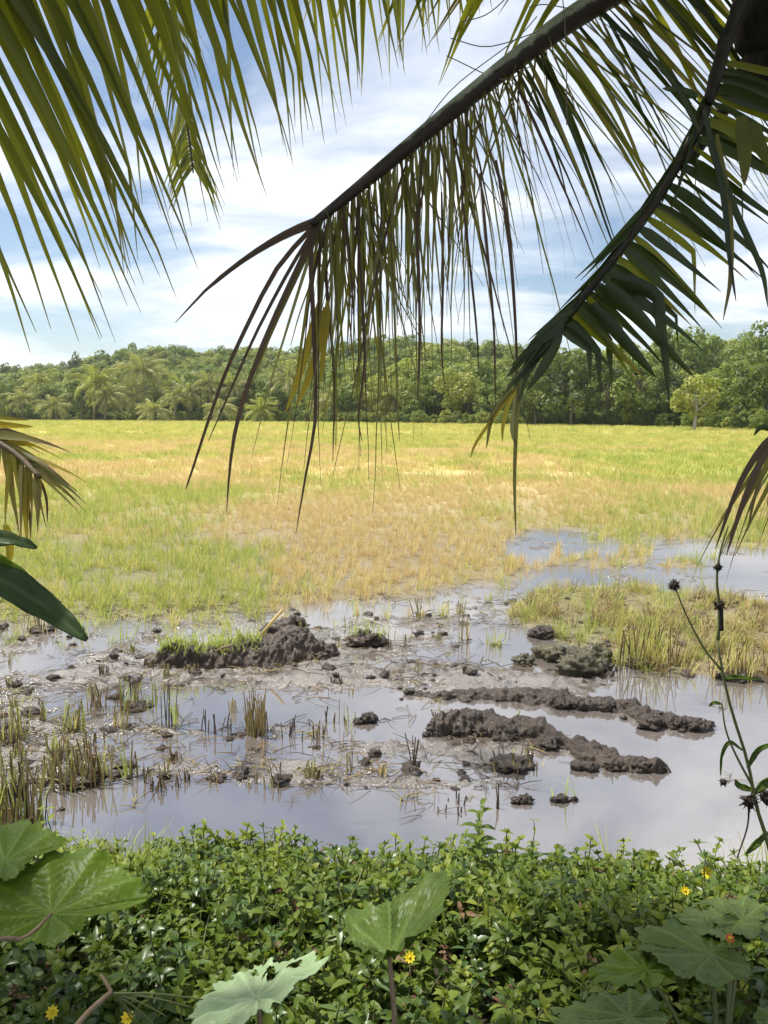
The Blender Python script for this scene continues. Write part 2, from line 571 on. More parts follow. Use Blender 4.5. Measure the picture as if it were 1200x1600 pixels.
# water: one level sheet that the mud breaks through
def water_mat():
    m, t = new_mat('muddy_water')
    tcn = nd(t, 'ShaderNodeTexCoord')
    n1 = nd(t, 'ShaderNodeTexNoise', Scale=1.6, Detail=4.0)
    n2 = nd(t, 'ShaderNodeTexNoise', Scale=9.0, Detail=3.0)
    t.links.new(tcn.outputs['Object'], n1.inputs['Vector'])
    t.links.new(tcn.outputs['Object'], n2.inputs['Vector'])
    c = ramp(t, n1.outputs[0], [(0.3, (0.100, 0.086, 0.078)), (0.7, (0.150, 0.130, 0.120))])
    p = nd(t, 'ShaderNodeBsdfPrincipled', Roughness=0.035)
    p.inputs['IOR'].default_value = 4.2
    p.inputs['Specular IOR Level'].default_value = 0.5
    t.links.new(c, p.inputs['Base Color'])
    b = nd(t, 'ShaderNodeBump', Strength=0.05, Distance=0.01)
    t.links.new(n2.outputs[0], b.inputs['Height'])
    t.links.new(b.outputs[0], p.inputs['Normal'])
    out = nd(t, 'ShaderNodeOutputMaterial')
    t.links.new(p.outputs[0], out.inputs[0])
    return m


wm = MB()
wm.add([(-40, 1.6, 0), (40, 1.6, 0), (40, 16, 0), (-40, 16, 0)], [(0, 1, 2, 3)])
tag(link('water', wm.mesh('water', water_mat(), False)), kind='structure')

# hills behind the field
HA = [-1.2, -0.50, -0.40, -0.315, -0.25, -0.13, 0.0, 0.12, 0.22, 0.36, 0.5, 1.2]
HZ = [7, 9.0, 13.0, 20, 17.5, 16.5, 21, 17.0, 8.5, 10.5, 9.5, 9]
HD = [360, 345, 340, 335, 330, 325, 320, 290, 205, 185, 185, 190]


def hill_z(x, y):
    a = x / np.maximum(y, 1)
    h = np.interp(a, HA, HZ)
    d = np.interp(a, HA, HD)
    e = np.interp(600 + a * F, EDGE_X, EDGE_D) + 12
    z = h * sst(0, 1, (y - e) / (d - e)) ** 1.0
    z = z + 3.2 * (fbm(x * 0.02, y * 0.02, 77) - 0.5) * sst(0, 1, (y - e) / 60)
    return z - 0.3


hx = np.linspace(-420, 420, 130)
hy = np.linspace(60, 620, 90)
HXg, HYg = np.meshgrid(hx, hy)
HZg = hill_z(HXg, HYg)
hi = np.arange(130 * 90).reshape(90, 130)
hq = np.stack([hi[:-1, :-1], hi[:-1, 1:], hi[1:, 1:], hi[1:, :-1]], -1).reshape(-1, 4)
hme = bpy.data.meshes.new('hill')
hme.from_pydata(np.stack([HXg, HYg, HZg], -1).reshape(-1, 3).tolist(), [], hq.tolist())
hme.polygons.foreach_set('use_smooth', [True] * len(hme.polygons))
hme.materials.append(solid_mat('hill_scrub', (0.05, 0.08, 0.02), (0.11, 0.14, 0.04), 0.9, 0.25, 0.6))
tag(link('hill', hme), kind='structure')


# ------------------------------------------------------------------ scattering (stuff only)
def scatter(name, P, rot, scl, ids, sources):
    col = bpy.data.collections.new(name + '_kinds')
    for i, (me_) in enumerate(sources):
        o = bpy.data.objects.new('%s_kind_%02d' % (name, i), me_)
        col.objects.link(o)
    me_ = bpy.data.meshes.new(name)
    me_.from_pydata(np.asarray(P).tolist(), [], [])
    a = me_.attributes.new('rot', 'FLOAT_VECTOR', 'POINT')
    a.data.foreach_set('vector', np.asarray(rot, dtype=np.float32).ravel())
    a = me_.attributes.new('scl', 'FLOAT', 'POINT')
    a.data.foreach_set('value', np.asarray(scl, dtype=np.float32))
    a = me_.attributes.new('pick', 'INT', 'POINT')
    a.data.foreach_set('value', np.asarray(ids, dtype=np.int32))
    o = link(name, me_)
    g = bpy.data.node_groups.new(name, 'GeometryNodeTree')
    g.interface.new_socket('Geometry', in_out='INPUT', socket_type='NodeSocketGeometry')
    g.interface.new_socket('Geometry', in_out='OUTPUT', socket_type='NodeSocketGeometry')
    gi, go = g.nodes.new('NodeGroupInput'), g.nodes.new('NodeGroupOutput')
    ci = g.nodes.new('GeometryNodeCollectionInfo')
    ci.inputs['Collection'].default_value = col
    ci.inputs['Separate Children'].default_value = True
    ci.inputs['Reset Children'].default_value = True
    ip = g.nodes.new('GeometryNodeInstanceOnPoints')
    ip.inputs['Pick Instance'].default_value = True

    def named(nm, ty):
        n = g.nodes.new('GeometryNodeInputNamedAttribute')
        n.data_type = ty
        n.inputs['Name'].default_value = nm
        return n.outputs['Attribute']
    er = g.nodes.new('FunctionNodeEulerToRotation')
    k = g.links.new
    k(gi.outputs[0], ip.inputs['Points'])
    k(ci.outputs[0], ip.inputs['Instance'])
    k(named('pick', 'INT'), ip.inputs['Instance Index'])
    k(named('rot', 'FLOAT_VECTOR'), er.inputs[0])
    k(er.outputs[0], ip.inputs['Rotation'])
    k(named('scl', 'FLOAT'), ip.inputs['Scale'])
    k(ip.outputs[0], go.inputs[0])
    md = o.modifiers.new('scatter', 'NODES')
    md.node_group = g
    return tag(o, kind='stuff')


def blade(mb, base, yaw, lean, length, width, bend, rnd, n=3):
    d = Vector((math.cos(yaw) * math.sin(lean), math.sin(yaw) * math.sin(lean), math.cos(lean)))
    wv = Vector((-math.sin(yaw + rnd.uniform(-.8, .8)), math.cos(yaw), 0)).normalized()
    p = Vector(base)
    vv, ff, aa = [], [], []
    for i in range(n + 1):
        s = i / n
        ww = width * (1 - s) ** 0.6 * 0.5 + width * 0.04
        vv += [p - wv * ww, p + wv * ww]
        aa += [s, s]
        p = p + d * (length / n)
        d = (d + Vector((math.cos(yaw), math.sin(yaw), -0.6)) * bend / n).normalized()
    for i in range(n):
        ff.append((2 * i, 2 * i + 1, 2 * i + 3, 2 * i + 2))
    mb.add(vv, ff, aa)


def tuft_mesh(name, seed, n, rad, h, width, bend, mat, lean=0.25, mats=None, extra=None):
    rnd = random.Random(seed)
    mb = MB()
    for k in range(n):
        r = rad * math.sqrt(rnd.random())
        a = rnd.uniform(0, 6.283)
        blade(mb, (r * math.cos(a), r * math.sin(a), -0.02), a + rnd.uniform(-1, 1), abs(rnd.gauss(0, lean)) * (0.4 + r / max(rad, .001)),
              h * rnd.uniform(0.45, 1.1), width * rnd.uniform(0.7, 1.3), bend * rnd.uniform(0.2, 1.4), rnd)
    return mb.mesh(name, mat, False)


# near tufts: 0-2 green, 3-5 straw, 6-7 lime ; far clumps the same order
near_t = [tuft_mesh('rice_tuft', 10 + i, 15, 0.065, 0.30, 0.008, 0.5, M['rice_green']) for i in range(3)] + \
         [tuft_mesh('straw_tuft', 20 + i, 16, 0.060, 0.23, 0.0075, 0.35, M['rice_straw'], 0.22) for i in range(3)] + \
         [tuft_mesh('lime_tuft', 30 + i, 15, 0.065, 0.28, 0.008, 0.6, M['rice_lime'], 0.3) for i in range(2)]
far_t = [tuft_mesh('rice_clump', 40 + i, 46, 0.42, 0.30, 0.022, 0.5, M['rice_green']) for i in range(3)] + \
        [tuft_mesh('straw_clump', 50 + i, 46, 0.42, 0.25, 0.022, 0.4, M['rice_straw']) for i in range(3)] + \
        [tuft_mesh('lime_clump', 60 + i, 46, 0.42, 0.28, 0.022, 0.5, M['rice_lime']) for i in range(2)]

rng = np.random.default_rng(7)


def wedge(y0, y1, per_m2, k=0.56, pad=1.2):
    area = (y1 - y0) * (k * (y0 + y1) + 2 * pad)
    n = int(area * per_m2)
    yy = np.sqrt(rng.uniform(y0 ** 2, y1 ** 2, n))
    xx = rng.uniform(-1, 1, n) * (k * yy + pad)
    return xx, yy


def field_tufts(name, y0, y1, per, src, smin, smax, fade=False):
    x, y = wedge(y0, y1, per)
    px, py = proj(x, y)
    g = np.where(y > 13, 1.0, grass_mask(px, py))
    z = heights(x, y)
    g = np.maximum(g, np.where(y > 13, 1.0, np.where(px < 780, .22, 0) * grass_mask(px, py - 38)))
    dens = g * np.where((px > 790) & (py > 915) & (y < 13), .35, 1.0) * (0.35 + 0.65 * sst(0.30, 0.52, fbm(x * 1.1, y * 0.8, 91)))
    lim = np.interp(px, EDGE_X, EDGE_D)
    keep = (rng.random(len(x)) < dens) & (y < lim) & (z > -0.03)
    x, y, z, px, py = x[keep], y[keep], z[keep], px[keep], py[keep]
    s = straw(x, y) + rng.normal(0, 0.17, len(x))
    r = rng.random(len(x))
    lime = (s < 0.62) & (r < np.where(py < 700, 0.75, 0.42))
    pick = np.where(s > 0.5, 3 + rng.integers(0, 3, len(x)), rng.integers(0, 3, len(x)))
    pick = np.where(lime, 6 + rng.integers(0, 2, len(x)), pick)
    sc = rng.uniform(smin, smax, len(x))
    rot = np.stack([rng.normal(0, .10, len(x)), rng.normal(0, .10, len(x)), rng.uniform(0, 6.283, len(x))], -1)
    return scatter(name, np.stack([x, y, z], -1), rot, sc, pick, src)


tag(field_tufts('stubble_grass', 5.2, 22, 85, near_t, 0.42, 0.95), 'yellow green rice stubble covering the near half of the field', None)
tag(field_tufts('stubble_grass', 22, 65, 6.0, far_t, 0.6, 1.1), 'rice stubble in the middle of the field', None)
tag(field_tufts('stubble_grass', 65, 200, 0.9, far_t, 1.0, 1.8), 'rice stubble at the far end of the field', None)


pxs, pys = rng.uniform(800, 1420, 5200), rng.uniform(915, 1068, 5200)
pq = np.array([tuple(gr(a, b)) for a, b in zip(pxs, pys)])
kp = (grass_mask(pxs, pys) > .5) & (rng.random(5200) < .08 + .80 * sst(.46, .58, fbm(pxs * .02, pys * .05, 83)))
pq = pq[kp]
pq[:, 2] = heights(pq[:, 0], pq[:, 1])
spit_t = [tuft_mesh('spit_tuft', 70 + i, 13, .06, .30, .008, 1.3, M[k], .55) for i, k in enumerate(('rice_lime', 'stub_pale', 'rice_green', 'stub_brown'))]
tag(scatter('spit_grass', pq, np.stack([rng.normal(0, .2, len(pq)), rng.normal(0, .2, len(pq)), rng.uniform(0, 6.28, len(pq))], -1), rng.uniform(.30, .72, len(pq)),
            rng.choice(4, len(pq), p=[.24, .26, .16, .34]), spit_t), 'matted yellowish grass on the spit behind the mud ridges')


# ------------------------------------------------------------------ forest
def crown_mesh(name, seed, mat, clumps=30, per=95, leaf=0.034, wide=0.40, low=0.18, flat=0.8, lobes=None):
    rnd = random.Random(seed)
    mb = MB()
    cs = []
    for k in range(clumps):
        for _ in range(30):
            a = rnd.uniform(0, 6.283)
            u = rnd.uniform(-1, 1)
            rr = rnd.uniform(0.45, 1.0)
            s = math.sqrt(1 - u * u)
            c = Vector((math.cos(a) * s * wide * rr, math.sin(a) * s * wide * rr, (1 + low) / 2 + u * (1 - low) / 2 * rr * 0.92))
            if all((c - d).length > 0.085 for d in cs):
                break
        cs.append(c)
        cr = rnd.uniform(0.075, 0.15)
        tone = rnd.random() ** 1.6
        for j in range(per):
            d = Vector((rnd.gauss(0, 1), rnd.gauss(0, 1), rnd.gauss(0, 1))).normalized()
            p = c + Vector((d.x, d.y, d.z * flat)) * cr * rnd.uniform(0.55, 1.0) ** 0.5
            nrm = (d + Vector((rnd.gauss(0, .5), rnd.gauss(0, .5), 0.5 + rnd.gauss(0, .4)))).normalized()
            t1 = nrm.orthogonal().normalized()
            t1 = Matrix.Rotation(rnd.uniform(0, 6.283), 3, nrm) @ t1
            t2 = nrm.cross(t1)
            q = leaf * rnd.uniform(0.6, 1.35)
            v = min(1, max(0, tone * 0.8 + rnd.gauss(0, .12)))
            mb.add([p - t1 * q, p + t2 * q * .45, p + t1 * q, p - t2 * q * .45], [(0, 1, 2, 3)], [v] * 4)
    return mb.mesh(name, mat, False)


def trunk_mesh(name, seed, mat, r=0.022, top=0.6, limbs=6):
    rnd = random.Random(seed)
    mb = MB()
    pts = [Vector((0, 0, -0.03))]
    for i in range(5):
        pts.append(Vector((rnd.gauss(0, .012), rnd.gauss(0, .012), (i + 1) / 5 * top)))
    mb.tube(pts, [r * 1.3, r, r * .9, r * .8, r * .65, r * .4], 7)
    for k in range(limbs):
        z = rnd.uniform(0.3, 0.9) * top
        a = rnd.uniform(0, 6.283)
        ln = rnd.uniform(0.18, 0.34)
        p0 = Vector((0, 0, z))
        p1 = p0 + Vector((math.cos(a) * ln * .5, math.sin(a) * ln * .5, ln * .4))
        p2 = p0 + Vector((math.cos(a) * ln, math.sin(a) * ln, ln * .9))
        mb.tube([p0, p1, p2], [r * .5, r * .35, r * .12], 5)
    return mb.mesh(name, mat)


CR = {
    'dark': [crown_mesh('crown', 100 + i, FOL['dark'], 40, 90, 0.030, 0.46, 0.10) for i in range(3)],
    'mid': [crown_mesh('crown', 110 + i, FOL['mid'], 34, 90, 0.032, 0.42, 0.16) for i in range(3)],
    'light': [crown_mesh('crown', 120 + i, FOL['light'], 30, 85, 0.034, 0.42, 0.28) for i in range(2)],
}
TRK = [trunk_mesh('trunk', 130 + i, M['bark']) for i in range(2)]
TRKP = trunk_mesh('trunk', 140, M['bark_pale'], 0.032, 0.65, 8)

# hillside wood as one mass
ft = CR['mid'] + CR['dark'] + CR['light']
n = 4200
fy = np.sqrt(rng.uniform(80 ** 2, 380 ** 2, n * 2))
fx = rng.uniform(-0.66, 0.66, len(fy)) * fy
fa = fx / fy
fe = np.interp(600 + fa * F, EDGE_X, EDGE_D)
fk = (fy > fe + 14) & (fy < np.interp(fa, HA, HD) + 22)
fx, fy = fx[fk], fy[fk]
fz = hill_z(fx, fy) - 0.5
fp = rng.choice(8, len(fx), p=[.17, .16, .16, .07, .06, .06, .16, .16])
fs = rng.choice([.7, .9, 1, 1.1, 1.4], len(fx)) * rng.uniform(4.8, 8.6, len(fx)) * (1 - .2 * sst(-.05, .3, fx / fy)) * (0.8 + 0.5 * fbm(fx * .03, fy * .03, 61))
scatter('hillside_forest', np.stack([fx, fy, fz], -1), np.stack([0 * fx, 0 * fx, rng.uniform(0, 6.28, len(fx))], -1), fs, fp, ft)

# scrub along the far edge of the field
n = 700
sx = rng.uniform(-0.62, 0.62, n)
sdist = np.interp(600 + sx * F, EDGE_X, EDGE_D) + rng.uniform(0, 6, n)
sx = sx * sdist
scatter('edge_scrub', np.stack([sx, sdist, np.full(n, -0.15)], -1), np.stack([0 * sx, 0 * sx, rng.uniform(0, 6.28, n)], -1),
        rng.uniform(0.9, 2.6, n), rng.choice(8, n, p=[.2, .2, .2, .05, .05, .05, .13, .12]), ft)


def far_tree(px, d, top, wide, kind, label, group=None, pale=False, var=0):
    h = (645 - top) / F * d + 1.9
    x = (px - 600) / F * d * 0.995
    t = thing('broadleaf_tree', label, 'tree', (x, d, -0.1), group)
    rnd = random.Random(int(px * 7 + d))
    t.rotation_euler = (0, 0, rnd.uniform(0, 6.28))
    t.scale = (h * wide, h * wide, h)
    link('trunk', TRKP if pale else TRK[var % 2], t)
    link('crown', CR[kind][var % len(CR[kind])], t)
    return t


far_tree(1085, 81, 585, 0.95, 'light', 'small light green tree with a pale bare trunk at the right field edge', pale=True)
far_tree(836, 112, 556, 0.95, 'dark', 'dark bushy tree where the dark tree clump begins, left end', var=0)
far_tree(893, 107, 540, 1.0, 'dark', 'tall dark green tree behind the tip of the drooping dark frond', var=1)
far_tree(948, 104, 552, 1.05, 'dark', 'broad dark tree in the middle of the dark clump, right of the frond tip', var=2)
far_tree(1003, 100, 545, 1.0, 'mid', 'rounded mid green tree crowning the middle of the right tree clump', var=0)
far_tree(1040, 97, 572, 1.0, 'dark', 'low dark tree just left of the pale trunked tree', var=0)
far_tree(1050, 135, 500, 0.9, 'mid', 'highest green tree on the skyline at the right', var=1)
far_tree(1136, 92, 560, 0.95, 'mid', 'mid green tree just right of the pale trunked tree', var=2)
far_tree(1196, 84, 548, 0.95, 'dark', 'dark tree cut by the right edge of the view at the field edge', var=1)
far_tree(1165, 130, 508, 0.7, 'mid', 'upright skyline tree near the right edge of the view', var=0)
far_tree(768, 122, 592, 0.95, 'mid', 'mid green tree left of the dark clump with scrub at its foot', var=1)
far_tree(715, 128, 575, 1.0, 'light', 'pale green tree behind the hanging brown leaflets, right part', var=1)
far_tree(655, 134, 580, 1.0, 'mid', 'mid green tree behind the hanging brown leaflets, centre', var=2)
far_tree(596, 140, 588, 0.95, 'light', 'yellowish green tree right of the yellow hanging leaf tips', var=0)
far_tree(545, 146, 592, 1.0, 'mid', 'round green tree just right of the yellow hanging leaf tips', var=0)
far_tree(430, 152, 604, 1.0, 'dark', 'dark round bush just left of the yellow hanging leaf tips', var=1)
far_tree(130, 176, 590, 0.8, 'dark', 'dark tree standing between the pale palms at the left', var=2)
far_tree(80, 182, 600, 0.8, 'dark', 'darkest narrow tree in the far row at the left', var=0)
far_tree(20, 186, 588, 1.0, 'mid', 'green tree at the far left edge of the far row', var=1)
far_tree(219, 330, 537, 0.6, 'dark', 'dark tree poking above the hilltop at the left', var=1)
far_tree(130, 300, 551, 0.55, 'dark', 'slim tree standing up from the ridge line left of the hilltop', var=2)
far_tree(182, 332, 552, 0.9, 'dark', 'wide dark tree on the ridge just left of the hilltop tree', var=0)
far_tree(590, 322, 527, 0.9, 'dark', 'dark tree on the skyline behind the hanging brown leaflets', var=0)


# coconut palms in the far row: trunk plus one part per frond
def far_frond_mesh(seed, mat):
    rnd = random.Random(seed)
    mb = MB()
    ln, rise = 1.0, rnd.uniform(0.25, 0.5)
    pts = []
    for i in range(9):
        s = i / 8
        pts.append(Vector((s * ln * (1 - .12 * s), 0, rise * s - (rise + rnd.uniform(.25, .5)) * s * s)))
    mb.tube(pts, [0.016 * (1 - .8 * i / 8) for i in range(9)], 4, att=[0.7] * 9)
    cur = catmull(pts, 26)
    for i in range(3, 26):
        s = i / 25
        p = cur[i]
        tg = (cur[min(i + 1, 25)] - cur[i - 1]).normalized()
        l = 0.30 * (0.55 + math.sin(math.pi * min(1, s * 0.95 + .05)) * .6)
        for sd_ in (-1, 1):
            d = (tg * .55 + Vector((0, sd_, 0)) * .65 + Vector((0, 0, -.45 + rnd.gauss(0, .15)))).normalized()
            w_ = tg * 0.020
            v = rnd.random()
            mb.add([p - w_, p + w_, p + d * l * .6 + w_ * .7 + Vector((0, 0, -.01)), p + d * l + Vector((0, 0, -.06))], [(0, 1, 2, 3)], [v] * 4)
    return mb.mesh('frond', mat, False)


FF = [far_frond_mesh(200 + i, FOL['palm']) for i in range(4)]
FFG = [far_frond_mesh(210 + i, FOL['light']) for i in range(3)]


def far_palm(px, d, top, label, seed, green=False, group=None):
    rnd = random.Random(seed)
    d = d + rnd.uniform(-6, 16)
    h = ((645 - top) / F * d + 1.9) * rnd.choice([.8, .95, 1.1, 1.35])
    x = (px + rnd.uniform(-9, 9) - 600) / F * d
    t = thing('coconut_palm', label, 'palm', (x, d, -0.1), group)
    fl = rnd.uniform(4.2, 5.6) * (h / 8) ** 0.4
    hh = h - fl * .30
    lx, ly = rnd.gauss(0, .5), rnd.gauss(0, .4)
    mb = MB()
    tp = [Vector((lx * (s / 5) ** 2, ly * (s / 5) ** 2, -0.2 + hh * s / 5)) for s in range(6)]
    mb.tube(tp, [.24, .18, .16, .15, .14, .15], 7)
    link('trunk', mb.mesh('trunk', M['bark']), t)
    nf = 17
    for k in range(nf):
        f = link('frond', rnd.choice(FFG if green else FF), t, tp[-1])
        el = 1.15 - 1.75 * (k / nf) + rnd.gauss(0, .1)
        f.rotation_euler = (rnd.gauss(0, .2), -el, k * 2.4 + rnd.gauss(0, .2))
        f.scale = (fl,) * 3
    return t


PALMS = [(8, 184, 618, 0), (38, 178, 625, 0), (62, 188, 606, 1), (100, 176, 622, 0), (150, 172, 604, 1), (165, 168, 622, 0),
         (190, 180, 598, 0), (215, 166, 612, 0), (232, 176, 590, 0), (250, 160, 622, 0), (272, 158, 608, 0), (290, 168, 600, 1),
         (306, 156, 618, 0), (330, 160, 606, 0), (352, 154, 618, 0), (372, 162, 610, 0), (395, 152, 622, 1), (465, 148, 600, 0),
         (500, 146, 612, 1), (520, 150, 596, 0), (570, 142, 612, 0), (622, 138, 606, 0), (690, 126, 612, 1), (740, 124, 606, 0)]
WORDS = ['first', 'second', 'third', 'fourth', 'fifth', 'sixth', 'seventh', 'eighth', 'ninth', 'tenth', 'eleventh', 'twelfth', 'thirteenth',
         'fourteenth', 'fifteenth', 'sixteenth', 'seventeenth', 'eighteenth', 'nineteenth', 'twentieth', 'twenty first', 'twenty second',
         'twenty third', 'twenty fourth']
for i, (a, d, tp_, gcol) in enumerate(PALMS):
    far_palm(a, d, tp_, '%s coconut palm, %s from the left in the far palm row' % (('pale', 'green')[gcol], WORDS[i]), 300 + i, bool(gcol),
             'coconut palms along the far field edge')


# ------------------------------------------------------------------ near coconut palms
def leaflet(parent, origin, base, D, T, length, width, mat, g=0.25, twist=0.0, kink=None, rnd=random, n=8, fold=0.30, wave=0.03):
    D = D.normalized()
    W = T - D * T.dot(D)
    if W.length < 1e-3:
        W = D.orthogonal()
    W.normalize()
    W = Matrix.Rotation(twist, 3, D) @ W
    p = Vector(base)
    vv, ff, aa = [], [], []
    for i in range(n + 1):
        s = i / n
        ww = width * 0.5 * min(1.0, 0.45 + s * 4.0) * min(1, (1 - s) / .72) ** 1.15 + 0.0005
        Wd = (W - D * W.dot(D)).normalized()
        N = D.cross(Wd)
        vv += [p - Wd * ww - N * fold * ww, p, p + Wd * ww - N * fold * ww]
        aa += [s] * 3
        if i < n:
            D = D + Vector((0, 0, -1)) * (g * (0.5 + s) / n * 4)
            D = D + Vector((rnd.gauss(0, wave), rnd.gauss(0, wave), 0))
            if kink is not None and s <= kink < s + 1 / n:
                D = Vector((D.x * .15, D.y * .15, -1))
            D.normalize()
            p = p + D * (length / n)
    for i in range(n):
        a = 3 * i
        ff += [(a, a + 1, a + 4, a + 3), (a + 1, a + 2, a + 5, a + 4)]
    mb = MB()
    mb.add(vv, ff, aa)
    if parent is None:
        return mb
    return link('leaflet', mb.mesh('leaflet', mat, True, origin), parent)


def path_leaflet(parent, origin, pts, width, mat, taper=True, rnd=random, n=12, wdir=None):
    """one long leaflet along given points"""
    cur = catmull(pts, n + 1)
    vv, ff, aa = [], [], []
    for i, p in enumerate(cur):
        s = i / n
        D = (cur[min(i + 1, n)] - cur[max(i - 1, 0)]).normalized()
        W = D.cross(Vector((0.15, 1, 0.1))).normalized() if wdir is None else (wdir - D * wdir.dot(D)).normalized()
        N = D.cross(W)
        ww = width * .5 * ((1 - s ** 2.2) ** .8 if taper else 1) * min(1, .5 + 3 * s) + .0007
        vv += [p - W * ww - N * .35 * ww, p, p + W * ww - N * .35 * ww]
        aa += [s] * 3
    for i in range(n):
        a = 3 * i
        ff += [(a, a + 1, a + 4, a + 3), (a + 1, a + 2, a + 5, a + 4)]
    mb = MB()
    mb.add(vv, ff, aa)
    return link('leaflet', mb.mesh('leaflet', mat, True, origin), parent)


def rachis(root, O, pts, r0, r1, mat, n=40, two=False, squash=0.75):
    cur = catmull(pts, n)
    mb = MB()
    rad = [r0 + (r1 - r0) * (i / (n - 1)) ** 0.8 for i in range(n)]
    mb.tube(cur, rad, 10, squash=squash)
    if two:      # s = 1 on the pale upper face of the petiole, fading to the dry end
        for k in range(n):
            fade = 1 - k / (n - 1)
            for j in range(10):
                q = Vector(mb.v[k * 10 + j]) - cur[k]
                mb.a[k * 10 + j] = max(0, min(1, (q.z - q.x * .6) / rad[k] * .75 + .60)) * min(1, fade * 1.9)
    return link('frond', mb.mesh('frond', mat, True, O), root), cur


def row(fr, O, cur, n, t0, t1, fn, rnd, joined=False):
    """two rows of leaflets along a rachis; fn(t, side) -> dict(T,S,U,len,width,mat,g,twist,kink)"""
    m = len(cur) - 1
    big = {}
    for k in range(n):
        for sd_ in (-1, 1):
            t = t0 + (t1 - t0) * (k + 0.5 * (sd_ > 0) + rnd.uniform(-.15, .15)) / n
            t = min(max(t, 0), 1)
            i = min(int(t * m), m - 1)
            p = cur[i].lerp(cur[i + 1], t * m - i)
            Tg = (cur[i + 1] - cur[max(i - 1, 0)]).normalized()
            S = Tg.cross(Vector((0, 0, 1))).normalized() * sd_
            c = fn(t, sd_)
            if not c:
                continue
            if 'plane' in c:
                S = Tg.cross(c['plane']).normalized() * sd_
            D = Tg * c['T'] + S * c['S'] + Vector((0, 0, 1)) * c['U']
            D = D + Vector((rnd.gauss(0, 1), rnd.gauss(0, 1), rnd.gauss(0, 1))) * c.get('jit', .07)
            if joined:
                b = leaflet(None, O, p, D, Tg, c['len'], c['width'], None, c['g'], c.get('twist', 0), c.get('kink'), rnd, n=6)
                big.setdefault(c['mat'].name, (c['mat'], MB()))[1].add(b.v, b.f, b.a)
            else:
                leaflet(fr, O, p, D, Tg, c['len'], c['width'], c['mat'], c['g'], c.get('twist', 0), c.get('kink'), rnd)
    for mt, b in big.values():
        tag(link('leaflets', b.mesh('leaflets', mt, True, O), fr), kind='stuff')


def palm_trunk(root, O, top, r):
    mb = MB()
    n = 90
    pts, rad = [], []
    for i in range(n):
        s = i / (n - 1)
        pts.append(Vector((O.x + (top.x - O.x) * s ** 1.5, O.y + (top.y - O.y) * s ** 1.5, O.z - .15 + (top.z - O.z + .15) * s)))
        rad.append(r * (1.35 - .5 * min(1, s * 4) + (.0, .05, .035)[i % 3]))
    mb.tube(pts, rad, 14)
    link('trunk', mb.mesh('trunk', M['trunk'], True, O), root)


# ---- palm at the left: fronds A (top), fine frond behind, D (low left tip)
O2 = Vector((-1.55, 0.75, 0.30))
P2 = thing('coconut_palm', 'coconut palm left of the view, its green leaflets hanging across the top left', 'palm', O2)
C2 = Vector((-1.35, 0.95, 3.30))
palm_trunk(P2, O2, C2, 0.13)
rA = random.Random(5)
ptsA = [C2, at(-330, -330, 1.25), at(-60, -235, 1.42), at(200, -165, 1.7), at(430, -125, 2.0), at(620, -115, 2.3), at(760, -120, 2.6), at(850, -120, 2.8)]
frA, curA = rachis(P2, O2, ptsA, 0.030, 0.006, M['rachis_dark'], 60)


def fnA(t, sd_):
    ln = max(.20, .97 - .86 * t) * rA.uniform(.9, 1.07)
    return dict(T=max(.02, 0.70 - .80 * t), S=0.14 if sd_ > 0 else .06, U=-0.9, len=ln, width=rA.uniform(.026, .036) * (1 - .35 * t),
                mat=M['palm_green'], g=.10, twist=rA.gauss(0, .22), jit=.025, kink=rA.choice([None] * 9 + [.75]))


row(frA, O2, curA, 56, 0.10, 0.985, fnA, rA)
# fine frond further back
ptsF = [at(60, -420, 3.6), at(190, -160, 4.2), at(250, -20, 4.6), at(275, 90, 4.7), at(292, 190, 4.7), at(302, 270, 4.65)]
frF, curF = rachis(P2, O2, [C2, at(-300, -900, 2.2)] + ptsF, 0.03, 0.006, M['rachis_dark'], 70)
rF = random.Random(8)
row(frF, O2, curF, 40, 0.56, .99, lambda t, s: dict(T=.45, S=.75, U=-.45, len=.62 * (1.25 - .75 * t) * rF.uniform(.85, 1.1), width=.020,
                                                   mat=M['palm_green'], g=.3, twist=rF.gauss(0, .3)), rF)
# low old frond whose tip reaches in at the left
rD = random.Random(11)
ptsD = [C2, Vector((-1.75, 1.5, 3.2)), at(-420, 470, 1.9), at(-200, 590, 1.8), at(-110, 645, 1.72), at(-40, 672, 1.68), at(20, 705, 1.64), at(62, 745, 1.6)]
frD, curD = rachis(P2, O2, ptsD, 0.028, 0.006, M['rachis_dry'], 60)


def fnD(t, sd_):
    up = sd_ < 0
    return dict(T=.72 if up else .35, S=.25, U=.02 if up else -.8, len=(.30 if up else .34) * (1.45 - t) * rD.uniform(.75, 1.1), width=rD.uniform(.010, .020),
                mat=rD.choice([M['palm_dry'], M['palm_dry'], M['palm_pale'], M['palm_brown'] if up else M['palm_green'], M['palm_yellow']]), g=.1 if up else .05,
                twist=rD.gauss(0, .5), jit=.08)


row(frD, O2, curD, 24, 0.60, .99, fnD, rD)
for pts_, wd, mt in (([(-60, 640), (0, 652), (45, 656)], .012, 'palm_dry'), ([(-60, 655), (10, 664), (52, 667)], .014, 'palm_yellow'),
                     ([(-60, 668), (20, 678), (68, 692)], .016, 'palm_brown'), ([(-40, 688), (20, 692), (62, 698)], .012, 'palm_yellow'),
                     ([(62, 748), (72, 780), (74, 815)], .006, 'palm_brown'), ([(30, 740), (44, 790), (48, 842)], .007, 'palm_brown'),
                     ([(8, 820), (14, 860), (10, 890)], .022, 'palm_yellow')):
    path_leaflet(frD, O2, [at(a, b, 1.68) for a, b in pts_], wd, M[mt])


